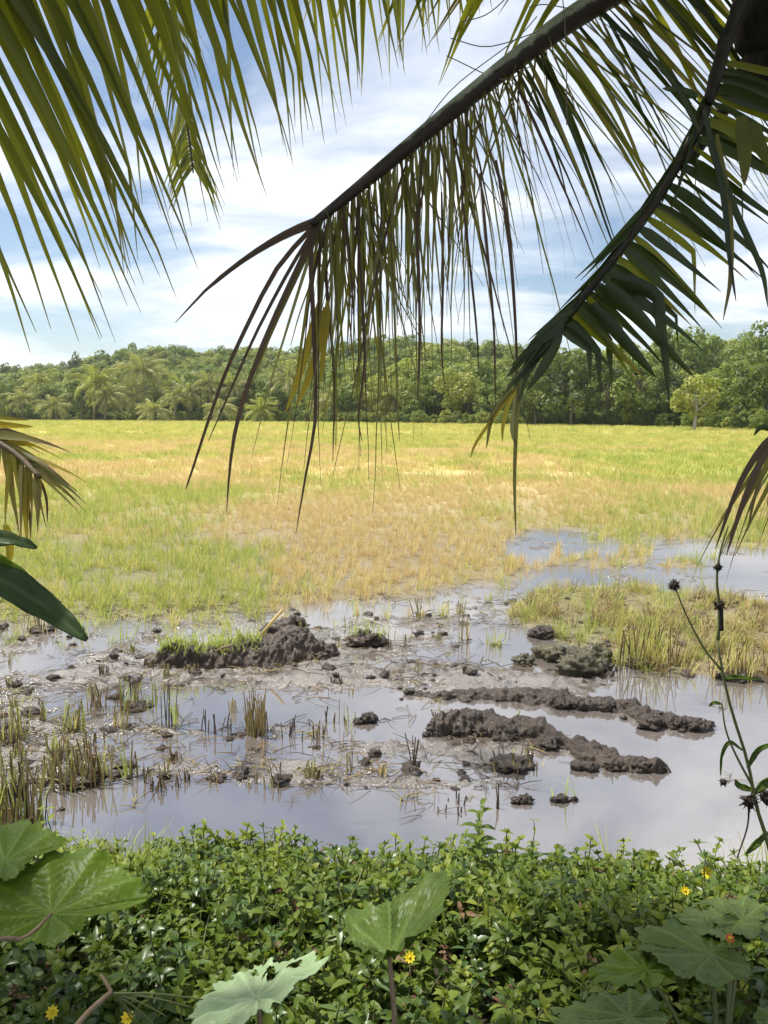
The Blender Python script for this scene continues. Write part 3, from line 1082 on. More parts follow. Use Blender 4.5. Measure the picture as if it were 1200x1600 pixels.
def spare_frond(root, O, C, az_, ln, drop, rnd, mat, rise=.35):
    """a whole frond outside the view, leaflets joined"""
    d = Vector((math.sin(R(az_)), math.cos(R(az_)), 0))
    pts = [C + d * ln * s + Vector((0, 0, ln * (rise * s - drop * s * s))) for s in (0, .2, .4, .6, .8, 1)]
    fr, cur = rachis(root, O, pts, .03, .006, M['rachis_dark'], 30)
    row(fr, O, cur, 46, .12, .99, lambda t, s: dict(T=.5, S=.75, U=-.35, len=.75 * (1 - .55 * t ** 2) * rnd.uniform(.85, 1.1), width=.040, mat=mat, g=.22,
                                                    twist=rnd.gauss(0, .3)), rnd, joined=True)


rS = random.Random(31)
for az_, ln, dr in ((100, 2.4, .2), (150, 2.6, .35), (200, 2.4, .5), (285, 2.4, .5)):
    spare_frond(P2, O2, C2 + Vector((0, 0, .12)), az_, ln, dr, rS, M['palm_green'])
for az_, ln, dr in ((12, 2.0, .30), (38, 2.3, .30), (58, 2.7, .32), (78, 2.8, .34), (320, 2.2, .3)):  # higher unseen fronds, added to keep the sun off the bank
    spare_frond(P2, O2, C2 + Vector((0, 0, .35)), az_, ln, dr, rS, M['palm_green'], rise=.55)

# ---- palm at the right: fronds B (old, centre), C (dark, right), small ones
O1 = Vector((1.45, 1.75, 0.30))
P1 = thing('coconut_palm', 'coconut palm right of the view with a drooping brown frond and a dark frond', 'palm', O1)
C1 = at(1290, -70, 1.95)
palm_trunk(P1, O1, C1, 0.14)
rB = random.Random(17)
ptsB = [C1 + Vector((0, .1, .12)), at(1150, -95, 1.98), at(1010, -38, 1.95), at(900, 25, 1.9), at(800, 98, 1.86), at(700, 178, 1.82), at(610, 252, 1.78), at(545, 305, 1.75), at(488, 350, 1.72)]
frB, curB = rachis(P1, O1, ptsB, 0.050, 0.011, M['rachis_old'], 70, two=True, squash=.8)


def fnB(t, sd_):
    if t < 0.58 and rB.random() < .12:
        return None
    a = max(0, min(1, (0.68 - t) / .30))              # 1 near the base, 0 from the middle on
    tip = max(0, (t - .75) / .25)
    if t < .50:
        mt = rB.choice([M['palm_shaded'], M['palm_shaded'], M['palm_green'], M['palm_old']])
        wd = rB.uniform(.007, .016)
    else:
        mt = rB.choice([M['palm_old']] * 4 + [M['palm_brown']] * 2 + [M['palm_pale']] * 3 + [M['palm_green']] * 2)
        wd = rB.uniform(.0035, .0075)
    ln = rB.choice([rB.uniform(.25, .5), rB.uniform(.3, .62), rB.uniform(.45, .78)]) * (1 - .10 * tip) if t > .45 else rB.uniform(.42, .72)
    return dict(T=-.82 * a + .10 * tip, S=.14 * (1 if sd_ > 0 else .7), U=-.95, len=ln, width=wd, mat=mt, g=.16 - .09 * a, twist=rB.gauss(0, .7), jit=.07 + .05 * (1 - a))


row(frB, O1, curB, 88, 0.16, .985, fnB, rB)
TIP = 1.72
for pts_, wd, mt in (([(497, 342), (450, 362), (395, 395), (330, 445), (274, 504)], .022, 'palm_brown'),
                     ([(490, 350), (440, 372), (380, 408), (318, 458)], .020, 'palm_brown'),
                     ([(482, 362), (432, 420), (385, 510), (345, 600), (300, 735), (290, 765)], .018, 'palm_brown'),
                     ([(485, 368), (450, 425), (400, 520), (360, 610), (325, 690)], .014, 'palm_brown'),
                     ([(488, 372), (455, 440), (410, 540), (375, 640), (360, 720), (354, 800)], .024, 'palm_brown'),
                     ([(492, 372), (465, 430), (420, 530), (395, 600)], .014, 'palm_old'),
                     ([(486, 385), (488, 470), (492, 570), (492, 660), (478, 740), (462, 835)], .017, 'palm_brown'),
                     ([(505, 370), (512, 470), (522, 590), (520, 720)], .012, 'palm_brown'),
                     ([(486, 440), (468, 490), (454, 540)], .004, 'palm_old'),
                     ([(500, 470), (480, 545), (462, 600), (446, 645)], .034, 'palm_yellow'),
                     ([(508, 480), (494, 550), (474, 610), (462, 635)], .030, 'palm_yellow'),
                     ([(512, 470), (506, 540), (500, 600)], .026, 'palm_yellow'),
                     ([(560, 360), (566, 470), (570, 560), (560, 650), (566, 690)], .008, 'palm_brown'),
                     ([(610, 350), (616, 480), (620, 600), (624, 690)], .008, 'palm_old'),
                     ([(650, 330), (655, 450), (655, 560), (652, 625)], .010, 'palm_brown'),
                     ([(690, 300), (692, 430), (690, 540), (694, 600)], .009, 'palm_brown'),
                     ([(720, 290), (735, 420), (745, 520), (748, 580)], .008, 'palm_brown'),
                     ([(750, 270), (762, 400), (772, 520), (774, 640)], .010, 'palm_brown'),
                     ([(775, 250), (795, 370), (806, 520), (808, 640)], .013, 'palm_brown')):
    dd = TIP + rB.uniform(-.02, .03)
    path_leaflet(frB, O1, ([at(506, 337, 1.725)] if pts_[0][0] < 499 and pts_[0][1] < 400 else []) + [at(a, b, dd) for a, b in pts_], wd * .55, M[mt])
# far side of the old frond, pale hanging blades
for k in range(26):
    a = 500 + k * 9.5 + rB.uniform(-4, 4)
    y0 = 345 - (a - 490) * .82
    path_leaflet(frB, O1, [at(a, y0 + 20, 1.86), at(a + rB.uniform(-4, 8), y0 + 130, 1.9), at(a + rB.uniform(-10, 10), y0 + 230 + rB.uniform(-30, 60), 1.9)],
                 rB.uniform(.004, .010), rB.choice([M['palm_pale'], M['palm_old'], M['palm_pale'], M['palm_green']]), n=8)
# shredded leaflet strips tangled along the old frond, one mass
mbs = {}
for k in range(80):
    u = rB.uniform(.42, .99) * (len(curB) - 1)
    q = curB[int(u)]
    mt = rB.choice(['palm_old', 'palm_old', 'palm_brown', 'palm_pale', 'palm_green'])
    D = Vector((rB.gauss(.05, .28), rB.gauss(.05, .25), -1))
    b = leaflet(None, O1, q + Vector((rB.gauss(0, .015), rB.gauss(0, .02), -.01)), D, Vector((1, 0, .6)), rB.choice([.12, .2, .28, .42]) * rB.uniform(.7, 1.3), rB.uniform(.002, .0055), None, .12,
                rB.gauss(0, .9), None, rB, n=6, wave=.09)
    mbs.setdefault(mt, MB()).add(b.v, b.f, b.a)
for mt, b in mbs.items():
    tag(link('shredded_strips', b.mesh('shredded_strips', M[mt], True, O1), frB), kind='stuff')
# loose pale fibres hanging by the petiole
mbf = MB()
for pts_ in ([(882, -40), (880, 60), (881, 200)], [(700, 60), (760, 66), (830, 60), (850, 40)], [(820, 20), (860, 8), (900, 14)], [(700, 90), (780, 120), (830, 110)],
             [(725, 30), (760, 12), (800, -10)], [(668, 190), (720, 140), (800, 70), (840, 20)]):
    mbf.tube(catmull([at(a + rB.uniform(-8, 8), b + rB.uniform(-10, 10), 1.82 + rB.uniform(-.03, .03)) for a, b in pts_], 12), [.0012] * 12, 5)
link('fibre', mbf.mesh('fibre', M['straw_fibre'], True, O1), frB)

rC = random.Random(23)
ptsC = [C1 + Vector((0, -.02, .05)), at(1190, -40, 1.80), at(1145, 35, 1.78), at(1118, 120, 1.76), at(1092, 200, 1.74), at(1040, 290, 1.72), at(985, 370, 1.69), at(935, 435, 1.67), at(898, 482, 1.65), at(866, 520, 1.63)]
frC, curC = rachis(P1, O1, ptsC, 0.024, 0.005, M['rachis_dark'], 70)


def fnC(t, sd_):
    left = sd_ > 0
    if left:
        return dict(plane=Vector((.1, -.9, .35)), T=.95, S=.09, U=0, len=.33 * (1.15 - .60 * t) * rC.uniform(.8, 1.1), width=rC.uniform(.016, .024), mat=M['palm_shaded'], g=.02, twist=rC.gauss(.3, .3), jit=.05)
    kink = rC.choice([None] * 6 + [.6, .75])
    return dict(plane=Vector((.1, -.9, .35)), T=.12, S=.95, U=.08, len=.37 * (1.20 - .70 * t) * rC.uniform(.75, 1.1), width=rC.uniform(.018, .030), mat=rC.choice([M['palm_shaded']] * 4 + [M['palm_green']]),
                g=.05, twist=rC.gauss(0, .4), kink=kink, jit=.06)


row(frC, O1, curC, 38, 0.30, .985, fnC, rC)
for pts_, wd, mt in (([(955, 432), (990, 442), (1027, 462), (1032, 500), (1040, 560), (1046, 635)], .028, 'palm_shaded'),
                     ([(945, 445), (985, 480), (1030, 530), (1085, 590)], .030, 'palm_shaded'),
                     ([(925, 475), (965, 520), (1000, 560), (1025, 590)], .026, 'palm_shaded'),
                     ([(880, 505), (850, 540), (822, 575), (800, 615)], .022, 'palm_shaded'),
                     ([(872, 512), (845, 548), (820, 590), (812, 628)], .020, 'palm_shaded'),
                     ([(886, 496), (850, 528), (815, 560), (792, 590)], .020, 'palm_shaded'),
                     ([(876, 512), (862, 548), (845, 580), (822, 612)], .024, 'palm_shaded'),
                     ([(895, 486), (860, 508), (838, 530), (818, 552)], .016, 'palm_shaded'),
                     ([(868, 518), (838, 560), (806, 592), (785, 620)], .016, 'palm_shaded'),
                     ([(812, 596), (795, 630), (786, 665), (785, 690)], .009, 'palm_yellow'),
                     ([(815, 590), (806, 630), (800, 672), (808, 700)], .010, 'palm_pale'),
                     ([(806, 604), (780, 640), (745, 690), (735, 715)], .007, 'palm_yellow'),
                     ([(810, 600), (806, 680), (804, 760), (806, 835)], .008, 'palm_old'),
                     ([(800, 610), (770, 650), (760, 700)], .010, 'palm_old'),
                     ([(1093, 205), (1060, 140), (1020, 92), (975, 60)], .010, 'palm_shaded'),
                     ([(1090, 150), (1060, 140), (1035, 138)], .016, 'palm_shaded'),
                     ([(1100, 170), (1130, 300), (1140, 400), (1150, 470)], .012, 'palm_shaded'),
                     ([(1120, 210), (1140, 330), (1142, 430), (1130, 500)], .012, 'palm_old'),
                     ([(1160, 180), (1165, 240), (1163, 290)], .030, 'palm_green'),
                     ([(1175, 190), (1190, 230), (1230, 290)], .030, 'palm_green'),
                     ([(1110, 230), (1150, 330), (1190, 420), (1200, 480)], .014, 'palm_shaded')):
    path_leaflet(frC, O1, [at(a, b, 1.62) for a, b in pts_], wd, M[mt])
# second dark petiole behind, joining from the crown
pts2 = [C1 + Vector((0, .05, 0)), at(1215, 20, 1.95), at(1170, 110, 1.92), at(1120, 190, 1.88), at(1080, 250, 1.85)]
rachis(P1, O1, pts2, .028, .014, M['rachis_dark'], 24)
# leaf sheath fibre and young nuts in the heart of the crown
mbh = MB()
for i in range(9):
    a = R(-60 + i * 26)
    bx = C1 + Vector((math.cos(a) * .10, math.sin(a) * .10, -.10))
    mbh.tube([bx, bx + Vector((math.cos(a) * .06, math.sin(a) * .06, .10)), C1 + Vector((math.cos(a) * .22, math.sin(a) * .22, .26))], [.09, .075, .035], 8, squash=.6)
link('leaf_base', mbh.mesh('leaf_base', M['fibre'], True, O1), P1)
for (a, b, r_) in ((1190, 45, .060), (1212, 100, .058), (1182, 112, .045), (1225, 30, .06)):
    q = at(a, b, 1.86)
    mb = MB()
    prof = [(-1, .05), (-.85, .55), (-.5, .88), (0, 1), (.5, .85), (.85, .45), (1, .06)]
    mb.tube([q + Vector((0, 0, z_ * r_ * 1.15)) for z_, _ in prof], [r_ * k_ for _, k_ in prof], 12)
    link('coconut', mb.mesh('coconut', M['fibre'], True, O1), P1)
# dry strands low at the right edge
rE = random.Random(29)
ptsE = [C1 + Vector((.05, .1, 0)), at(1500, 250, 2.2), at(1420, 500, 2.0), at(1300, 610, 1.8), at(1215, 672, 1.66)]
frE, curE = rachis(P1, O1, ptsE, .026, .006, M['rachis_dark'], 40)
row(frE, O1, curE, 30, .25, .95, lambda t, s: dict(T=.5, S=.3, U=-.6, len=.4, width=.02, mat=M['palm_old'], g=.2, twist=rE.gauss(0, .5)), rE, joined=True)
for pts_, wd, mt in (([(1212, 675), (1180, 715), (1150, 770), (1118, 858)], .014, 'palm_brown'), ([(1214, 678), (1190, 720), (1160, 790), (1135, 868)], .016, 'palm_brown'),
                     ([(1216, 680), (1200, 720), (1180, 775), (1168, 830)], .009, 'palm_old'), ([(1212, 672), (1190, 668), (1178, 680)], .012, 'palm_shaded'),
                     ([(1225, 690), (1215, 740), (1198, 790)], .010, 'palm_old')):
    path_leaflet(frE, O1, [at(a, b, 1.64) for a, b in pts_], wd, M[mt])
for az_, ln, dr in ((215, 2.2, .25), (240, 2.5, .2), (265, 2.2, .12), (165, 2.4, .45), (120, 2.4, .5), (75, 2.4, .5)):
    spare_frond(P1, O1, C1 + Vector((0, 0, .16)), az_, ln, dr, rS, M['palm_green'])

# ------------------------------------------------------------------ mud ridges and clods
def mud_mat(name, a, b, c, grassy=0.0):
    m, t = new_mat(name)
    tcn = nd(t, 'ShaderNodeTexCoord')
    n1 = nd(t, 'ShaderNodeTexNoise', Scale=7.0, Detail=8.0, Roughness=0.7)
    n2 = nd(t, 'ShaderNodeTexNoise', Scale=60.0, Detail=5.0, Roughness=0.7)
    for n in (n1, n2):
        t.links.new(tcn.outputs['Object'], n.inputs['Vector'])
    col = ramp(t, n1.outputs[0], [(0.3, a), (0.5, b), (0.72, c)])
    col = mixc(t, math_node(t, 'MULTIPLY', n2.outputs[0], 0.6), col, a)
    p = nd(t, 'ShaderNodeBsdfPrincipled', Roughness=0.32)
    t.links.new(col, p.inputs['Base Color'])
    bp = nd(t, 'ShaderNodeBump', Strength=1.0, Distance=0.025)
    t.links.new(math_node(t, 'ADD', n1.outputs[0], math_node(t, 'MULTIPLY', n2.outputs[0], .5)), bp.inputs['Height'])
    t.links.new(bp.outputs[0], p.inputs['Normal'])
    out = nd(t, 'ShaderNodeOutputMaterial')
    t.links.new(p.outputs[0], out.inputs[0])
    return m


M['mud_dark'] = mud_mat('mud_dark', (0.020, 0.013, 0.009), (0.048, 0.033, 0.023), (0.11, 0.080, 0.058))
M['mud_red'] = mud_mat('mud_red', (0.026, 0.016, 0.010), (0.062, 0.039, 0.026), (0.13, 0.090, 0.060))
M['mud_green'] = mud_mat('mud_green', (0.040, 0.034, 0.017), (0.085, 0.074, 0.036), (0.15, 0.135, 0.06))


def ridge(name, label, path, mat, seed):
    """path: (px, py at foot, half width m, height m)"""
    base = [gr(a, b) for a, b, _, _ in path]
    n, k = 230, 46
    cur = catmull(base, n)
    ws = np.interp(np.linspace(0, 1, n), np.linspace(0, 1, len(path)), [q[2] for q in path])
    hs = np.interp(np.linspace(0, 1, n), np.linspace(0, 1, len(path)), [q[3] for q in path])
    O = cur[n // 2].copy()
    O.z = -.05
    mb = MB()
    vv, ff = [], []
    for i, p in enumerate(cur):
        tg = (cur[min(i + 1, n - 1)] - cur[max(i - 1, 0)]).normalized()
        nn = Vector((-tg.y, tg.x, 0))
        env = min(1, i / 6, (n - 1 - i) / 6) ** .5
        for j in range(k + 1):
            u = j / k * 2 - 1
            wob = 1 + .40 * mnoise.noise(p * 3.1 + Vector((seed, 0, 0)))
            hob = 1 + .28 * mnoise.noise(p * 4.3 + Vector((0, seed, 5)))
            q = p + nn * (u * ws[i] * wob + ws[i] * .8)
            prof = max(0, 1 - abs(u) ** 2.0) ** .75
            q.z = hs[i] * env * prof * hob * .72
            ax = p + nn * ws[i] * .8
            d = (q - ax)
            d.z += .03
            d.normalize()
            vo = mnoise.voronoi(q * 10 + Vector((seed, 3, 1)))[0]
            vo2 = mnoise.voronoi(q * 26 + Vector((seed, 3, 1)))[0]
            fr_ = mnoise.fractal(q * 9 + Vector((0, seed, 0)), .62, 2.1, 8)
            q = q + d * ((vo[1] - vo[0] - .35) * .040 + (vo2[1] - vo2[0] - .3) * .014 + fr_ * .034) * min(1, prof * env * 2)
            z = q.z - .05 * (1 - prof * env) - .01
            vv.append((q.x, q.y, z))
    for i in range(n - 1):
        for j in range(k):
            a = i * (k + 1) + j
            ff.append((a, a + k + 1, a + k + 2, a + 1))
    mb.add(vv, ff)
    root = thing(name, label, 'mud', O)
    link('soil', mb.mesh('soil', mat, True, O), root)
    return root, O


def clod_mb(c, r, seed, sq=.75, stretch=1.0, nu=30, nv=18):
    if r < .04:
        nu, nv = 16, 10
    mb = MB()
    vv, ff = [], []
    sv = Vector((seed * 3.1, 1, 2))
    for i in range(nv + 1):
        th = math.pi * i / nv
        for j in range(nu):
            ph = 2 * math.pi * j / nu
            d = Vector((math.sin(th) * math.cos(ph), math.sin(th) * math.sin(ph), math.cos(th)))
            vo = mnoise.voronoi(d * 1.7 + sv)[0]
            vo2 = mnoise.voronoi(d * 4.5 + sv)[0]
            k = .80 + .48 * mnoise.fractal(d * 2.2 + sv, .65, 2.1, 7) + .30 * (vo[1] - vo[0]) + .16 * (vo2[1] - vo2[0])
            vv.append(Vector(c) + Vector((d.x * stretch, d.y, d.z * sq)) * r * max(k, .25))
    for i in range(nv):
        for j in range(nu):
            ff.append((i * nu + j, i * nu + (j + 1) % nu, (i + 1) * nu + (j + 1) % nu, (i + 1) * nu + j))
    mb.add(vv, ff)
    return mb


def clods_on(root, O, items, mat, seed):
    for i, (a, b, r_) in enumerate(items):
        q = gr(a, b)
        r_ *= .86
        mb = clod_mb((q.x, q.y + r_ * .6, r_ * .40), r_, seed + i, .75, 1.25)
        link('clod', mb.mesh('clod', mat, True, O), root)


rl, OL = ridge('mud_ridge', 'brown ridge of turned mud topped with grass at the left middle',
               [(214, 1042, .06, .10), (260, 1048, .16, .24), (330, 1046, .18, .22), (400, 1040, .19, .25), (450, 1038, .20, .34), (500, 1032, .16, .26), (535, 1024, .07, .10)], M['mud_red'], 3)
clods_on(rl, OL, [(365, 1036, .085), (385, 1030, .09), (330, 1040, .06), (440, 1030, .10), (465, 1028, .11), (452, 1010, .15), (438, 1000, .15), (480, 1018, .09), (500, 1032, .06), (285, 1040, .06), (250, 1038, .06), (455, 985, .12)], M['mud_red'], 40)
mb = MB()
mb.tube([gr(408, 1030) + Vector((0, .05, .18)), gr(424, 1030) + Vector((0, .05, .28)), gr(442, 1030) + Vector((0, .05, .385))], [.012, .014, .010], 6)
link('straw_stalk', mb.mesh('straw_stalk', M['rice_straw'], True, OL), rl)
mb = MB()
mb.tube([gr(340, 1040) + Vector((0, -.02, .12)), gr(352, 1040) + Vector((0, -.02, .15)), gr(368, 1040) + Vector((0, -.02, .17))], [.012, .013, .008], 6)
link('straw_stalk', mb.mesh('straw_stalk', M['dry_stem'], True, OL), rl)

ru, OU = ridge('mud_ridge', 'long low ridge of wet mud in the right middle, behind the darker ridge',
               [(618, 1088, .05, .06), (700, 1094, .09, .06), (790, 1098, .11, .10), (870, 1106, .13, .13), (950, 1114, .12, .12), (1010, 1130, .10, .10), (1070, 1142, .09, .08), (1118, 1146, .04, .04)], M['mud_dark'], 11)
clods_on(ru, OU, [(640, 1086, .04), (950, 1112, .06), (985, 1112, .07), (1020, 1140, .075), (1030, 1128, .06), (1085, 1142, .07), (1060, 1140, .05), (880, 1108, .06), (910, 1110, .06), (1105, 1140, .05)], M['mud_dark'], 60)
rr_, OR = ridge('mud_ridge', 'dark lumpy mud ridge pointing right, standing nearest in the water',
                [(668, 1150, .06, .13), (700, 1152, .10, .18), (760, 1152, .12, .17), (820, 1160, .12, .15), (880, 1176, .11, .12), (940, 1196, .10, .10), (1000, 1208, .10, .10), (1040, 1210, .07, .09), (1056, 1208, .03, .05)], M['mud_dark'], 19)
clods_on(rr_, OR, [(686, 1148, .075), (715, 1150, .07), (752, 1150, .06), (800, 1156, .055), (860, 1172, .05), (905, 1204, .045), (925, 1206, .045), (960, 1204, .05), (1005, 1206, .06), (1030, 1206, .05)], M['mud_dark'], 80)


for (ro, Oo, pth, mt, sd_) in ((rl, OL, [(220, 1050), (330, 1052), (450, 1048), (530, 1034)], M['mud_red'], 140), (ru, OU, [(610, 1080), (720, 1086), (860, 1100), (1000, 1128), (1110, 1148)], M['mud_dark'], 170),
                            (rr_, OR, [(672, 1156), (760, 1162), (850, 1180), (940, 1204), (1050, 1212)], M['mud_dark'], 200)):
    rq = random.Random(sd_)
    its = []
    for k in range(15):
        u = rq.uniform(0, len(pth) - 1.001)
        i = int(u)
        its.append((pth[i][0] + (pth[i + 1][0] - pth[i][0]) * (u - i) + rq.gauss(0, 8), pth[i][1] + (pth[i + 1][1] - pth[i][1]) * (u - i) + rq.gauss(-4, 7), rq.uniform(.012, .032)))
    clods_on(ro, Oo, its, mt, sd_)


def lone(name, label, items, mat, seed, cat='mud clod', grass=None):
    q = gr(*items[0][:2])
    O = Vector((q.x, q.y, 0))
    root = thing(name, label, cat, O)
    clods_on(root, O, items, mat, seed)
    if grass:
        rnd = random.Random(seed)
        mb = MB()
        for k in range(grass):
            it = rnd.choice(items)
            c = gr(it[0], it[1])
            blade(mb, (c.x + rnd.gauss(0, it[2] * .6), c.y + it[2] * .6 + rnd.gauss(0, it[2] * .3), it[2] * .9), rnd.uniform(0, 6.28), abs(rnd.gauss(0, .5)), rnd.uniform(.06, .15), .007, .6, rnd)
        tag(link('grass', mb.mesh('grass', M['rice_green'], False, O), root), kind='stuff')
    return root


lone('mud_clod', 'mud clod topped with bright grass at the right end of the left ridge', [(572, 1012, .12), (555, 1010, .08), (590, 1010, .08)], M['mud_red'], 101, grass=60)
lone('mud_clod', 'small black clod in the water beside green blades, centre', [(575, 1130, .055), (560, 1132, .035)], M['mud_dark'], 103)
lone('mud_clod', 'mossy rounded clods heaped at the tip of the grassy spit', [(905, 1058, .15), (870, 1034, .11), (930, 1036, .12), (850, 1028, .09), (888, 1034, .10), (940, 1050, .09)], M['mud_green'], 105)
lone('mud_clod', 'single dark clod in the water left of the mossy clods', [(818, 1040, .075)], M['mud_green'], 107)
lone('mud_clod', 'flat dark clod at the edge of the grass above the mossy clods', [(850, 998, .10), (836, 996, .06), (866, 998, .06)], M['mud_dark'], 109)
lone('mud_clod', 'small floating dark clod low in the right water with a sprig', [(880, 1254, .035), (868, 1254, .025), (898, 1252, .02)], M['mud_dark'], 111, grass=6)
lone('mud_clod', 'dark lump at the left foot of the streaky mud, low centre right', [(822, 1256, .04), (808, 1256, .03)], M['mud_dark'], 113)

# grass growing on the left ridge
rnd = random.Random(77)
mb = MB()
soil = [o for o in rl.children if o.name.startswith('soil')][0]
top = [v.co + OL for v in soil.data.vertices if v.co.z + OL.z > .10]
top = [p for p in top if p.x < gr(405, 1040).x]
for k in range(520):
    c = rnd.choice(top)
    blade(mb, (c.x, c.y, c.z - .01), rnd.uniform(0, 6.28), abs(rnd.gauss(0, .6)), rnd.uniform(.05, .16), .008, .7, rnd)
tag(link('grass', mb.mesh('grass', M['rice_green'], False, OL), rl), kind='stuff')

# ------------------------------------------------------------------ rice stubble standing in the mud
SM = 'few short cut rice stems sticking out of the wet mud'
TUFTS = [  # px, foot py, width px, height px, stems, materials, label
    (213, 1105, 66, 72, 60, ('stub_brown', 'stub_pale', 'rice_green'), 'brown clump of cut rice stems below the left mud ridge'),
    (402, 1146, 34, 98, 70, ('stub_pale', 'stub_pale', 'stub_brown'), 'tall pale upright bundle of rice stems standing in open water'),
    (265, 1136, 30, 96, 26, ('rice_green', 'stub_dark'), 'slender green rice tuft on a dark clump left of the pale bundle'),
    (343, 1142, 64, 44, 14, ('stub_dark',), 'row of short dark cut stems between the green tuft and pale bundle'),
    (458, 1152, 44, 40, 11, ('stub_dark',), 'leaning dark stick stems just right of the pale bundle'),
    (533, 1126, 52, 66, 24, ('rice_green', 'stub_pale', 'stub_dark'), 'green blades beside the small black clod in the water'),
    (122, 1222, 96, 84, 120, ('stub_brown', 'stub_pale', 'rice_green', 'stub_brown'), 'wide brown stubble clump at the left above the weeds'),
    (204, 1212, 22, 80, 26, ('rice_green', 'rice_green', 'stub_brown'), 'narrow green tuft right of the wide brown clump'),
    (256, 1232, 42, 38, 24, ('stub_dark', 'stub_brown'), 'low dark stubble clump in the mud, lower left'),
    (22, 1292, 80, 150, 130, ('stub_brown', 'stub_dark', 'stub_pale', 'rice_green'), 'largest brown stubble clump at the left edge of the water'),
    (20, 1160, 40, 90, 40, ('rice_green', 'stub_pale'), 'green tuft at the left edge above the largest clump'),
    (113, 1142, 34, 70, 40, ('rice_lime', 'rice_green', 'stub_pale'), 'light green tuft in wet mud at the left'),
    (148, 1106, 26, 56, 28, ('stub_pale', 'stub_brown'), 'pale straw tuft left of the brown clump'),
    (82, 1180, 20, 60, 22, ('stub_pale', 'rice_green'), 'thin straw tuft left of the wide brown clump'),
    (712, 1258, 60, 44, 22, ('stub_dark',), 'black rotted stubble clump on the lower streaky mud'),
    (778, 1262, 10, 66, 5, ('stub_dark',), 'single dark upright stick beside the black rotted stubble'),
    (955, 1202, 20, 42, 5, ('stub_pale', 'stub_dark'), 'two thin sticks standing on the nearest dark ridge'),
    (773, 1008, 26, 52, 40, ('rice_green', 'rice_lime'), 'small bright green tuft in shallow water behind the ridges'),
    (724, 1000, 20, 74, 22, ('stub_pale', 'rice_straw'), 'straw stems left of the small bright green tuft'),
    (430, 1224, 60, 26, 14, ('stub_dark', 'stub_brown'), 'flattened dark stubble on the mud, lower centre'),
    (545, 1206, 16, 50, 6, ('stub_dark', 'stub_pale'), 'thin dark sticks on the mud right of the flattened stubble'),
    (645, 1205, 6, 85, 3, ('stub_dark',), 'lone thin stem standing in water left of the nearest ridge'),
    (800, 1196, 100, 26, 60, ('rice_straw', 'rice_lime', 'stub_brown'), 'short yellowish grass on the mud in front of the nearest ridge'),
    (1010, 1040, 90, 90, 130, ('rice_green', 'stub_brown', 'rice_lime'), 'tall dark green tussock at the water edge of the grassy spit'),
    (1150, 1058, 90, 80, 120, ('rice_lime', 'stub_brown', 'rice_straw'), 'yellowish tussock near the right end of the grassy spit'),
    (65, 985, 60, 44, 60, ('stub_brown', 'rice_straw'), 'brown tuft in shallow water below the field edge, far left'),
    (560, 960, 20, 50, 24, ('rice_green', 'rice_straw'), 'upright tuft behind the grass topped clod'),
    (655, 970, 16, 56, 20, ('stub_pale', 'rice_straw'), 'thin straw tuft in shallow water at centre'),
]


def stub(px, py, wpx, hpx, n, mats, label, group=None, seed=0):
    rnd = random.Random(int(px * 13 + py) + seed)
    q = gr(px, py)
    O = Vector((q.x, q.y, ground_z(q.x, q.y)))
    sc = (q - CAM).length / F
    W_, H_ = wpx * sc / 2, hpx * sc * (.82 if label != SM else .8)
    n = max(4, int(n * .7))
    root = thing('rice_stubble', label, 'rice stubble', O, group)
    mbs = {}
    for k in range(n):
        mt = rnd.choice(mats)
        mb = mbs.setdefault(mt, MB())
        a, r = rnd.uniform(0, 6.28), math.sqrt(rnd.random())
        bx, by = O.x + math.cos(a) * r * W_, O.y + math.sin(a) * r * min(W_, .12)
        green = mt in ('rice_green', 'rice_lime')
        h = H_ * (rnd.uniform(.55, 1.05) if green else rnd.uniform(.3, .9) if n > 12 else rnd.uniform(.55, 1))
        if green or mt in ('rice_straw',):
            blade(mb, (bx, by, O.z - .02), rnd.uniform(0, 6.28), abs(rnd.gauss(0, .16)), h, rnd.uniform(.006, .010), .35, rnd, n=4)
        else:
            lx, ly = rnd.gauss(0, .12), rnd.gauss(0, .12)
            rr = rnd.uniform(.0025, .005)
            mb.tube([(bx, by, O.z - .03), (bx + lx * h * .5, by + ly * h * .5, O.z + h * .5), (bx + lx * h, by + ly * h, O.z + h)], [rr, rr, rr * .8], 5)
    for mt, mb in mbs.items():
        tag(link('stems', mb.mesh('stems', M[mt], False, O), root), kind='stuff')
    if n >= 22 and O.z < .03:
        c = clod_mb((O.x, O.y, 0.0), max(.03, W_ * .55), int(px), .4, 1.3)
        link('root_clod', c.mesh('root_clod', M['mud_dark'], True, O), root)


for a in TUFTS:
    stub(*a)
rnd = random.Random(99)
MARKS = [(213, 1105, 'brown clump below the left ridge'), (402, 1146, 'tall pale bundle'), (265, 1136, 'slender green tuft beside the pale bundle'),
         (458, 1152, 'leaning dark stick stems'), (122, 1222, 'wide brown stubble clump'), (204, 1212, 'narrow green tuft'), (256, 1232, 'low dark stubble clump'),
         (22, 1270, 'largest brown clump at the left edge'), (20, 1150, 'green tuft at the left edge'), (113, 1142, 'light green tuft at the left'), (148, 1106, 'pale straw tuft'),
         (575, 1130, 'small black clod'), (430, 1224, 'flattened dark stubble'), (773, 1008, 'small bright green tuft'), (572, 1012, 'grass topped clod'), (280, 1040, 'left end of the grassy mud ridge'),
         (450, 1036, 'peak of the left mud ridge'), (655, 975, 'thin straw tuft at centre'), (65, 985, 'brown tuft at the far left'), (818, 1040, 'single dark clod by the spit'),
         (905, 1050, 'mossy rounded clods'), (630, 1090, 'left end of the long low ridge'), (700, 1155, 'left end of the nearest dark ridge'), (136, 1000, 'dark leaf tip at the left edge')]
seen = set()
rnd = random.Random(99)
cnt = tries = 0
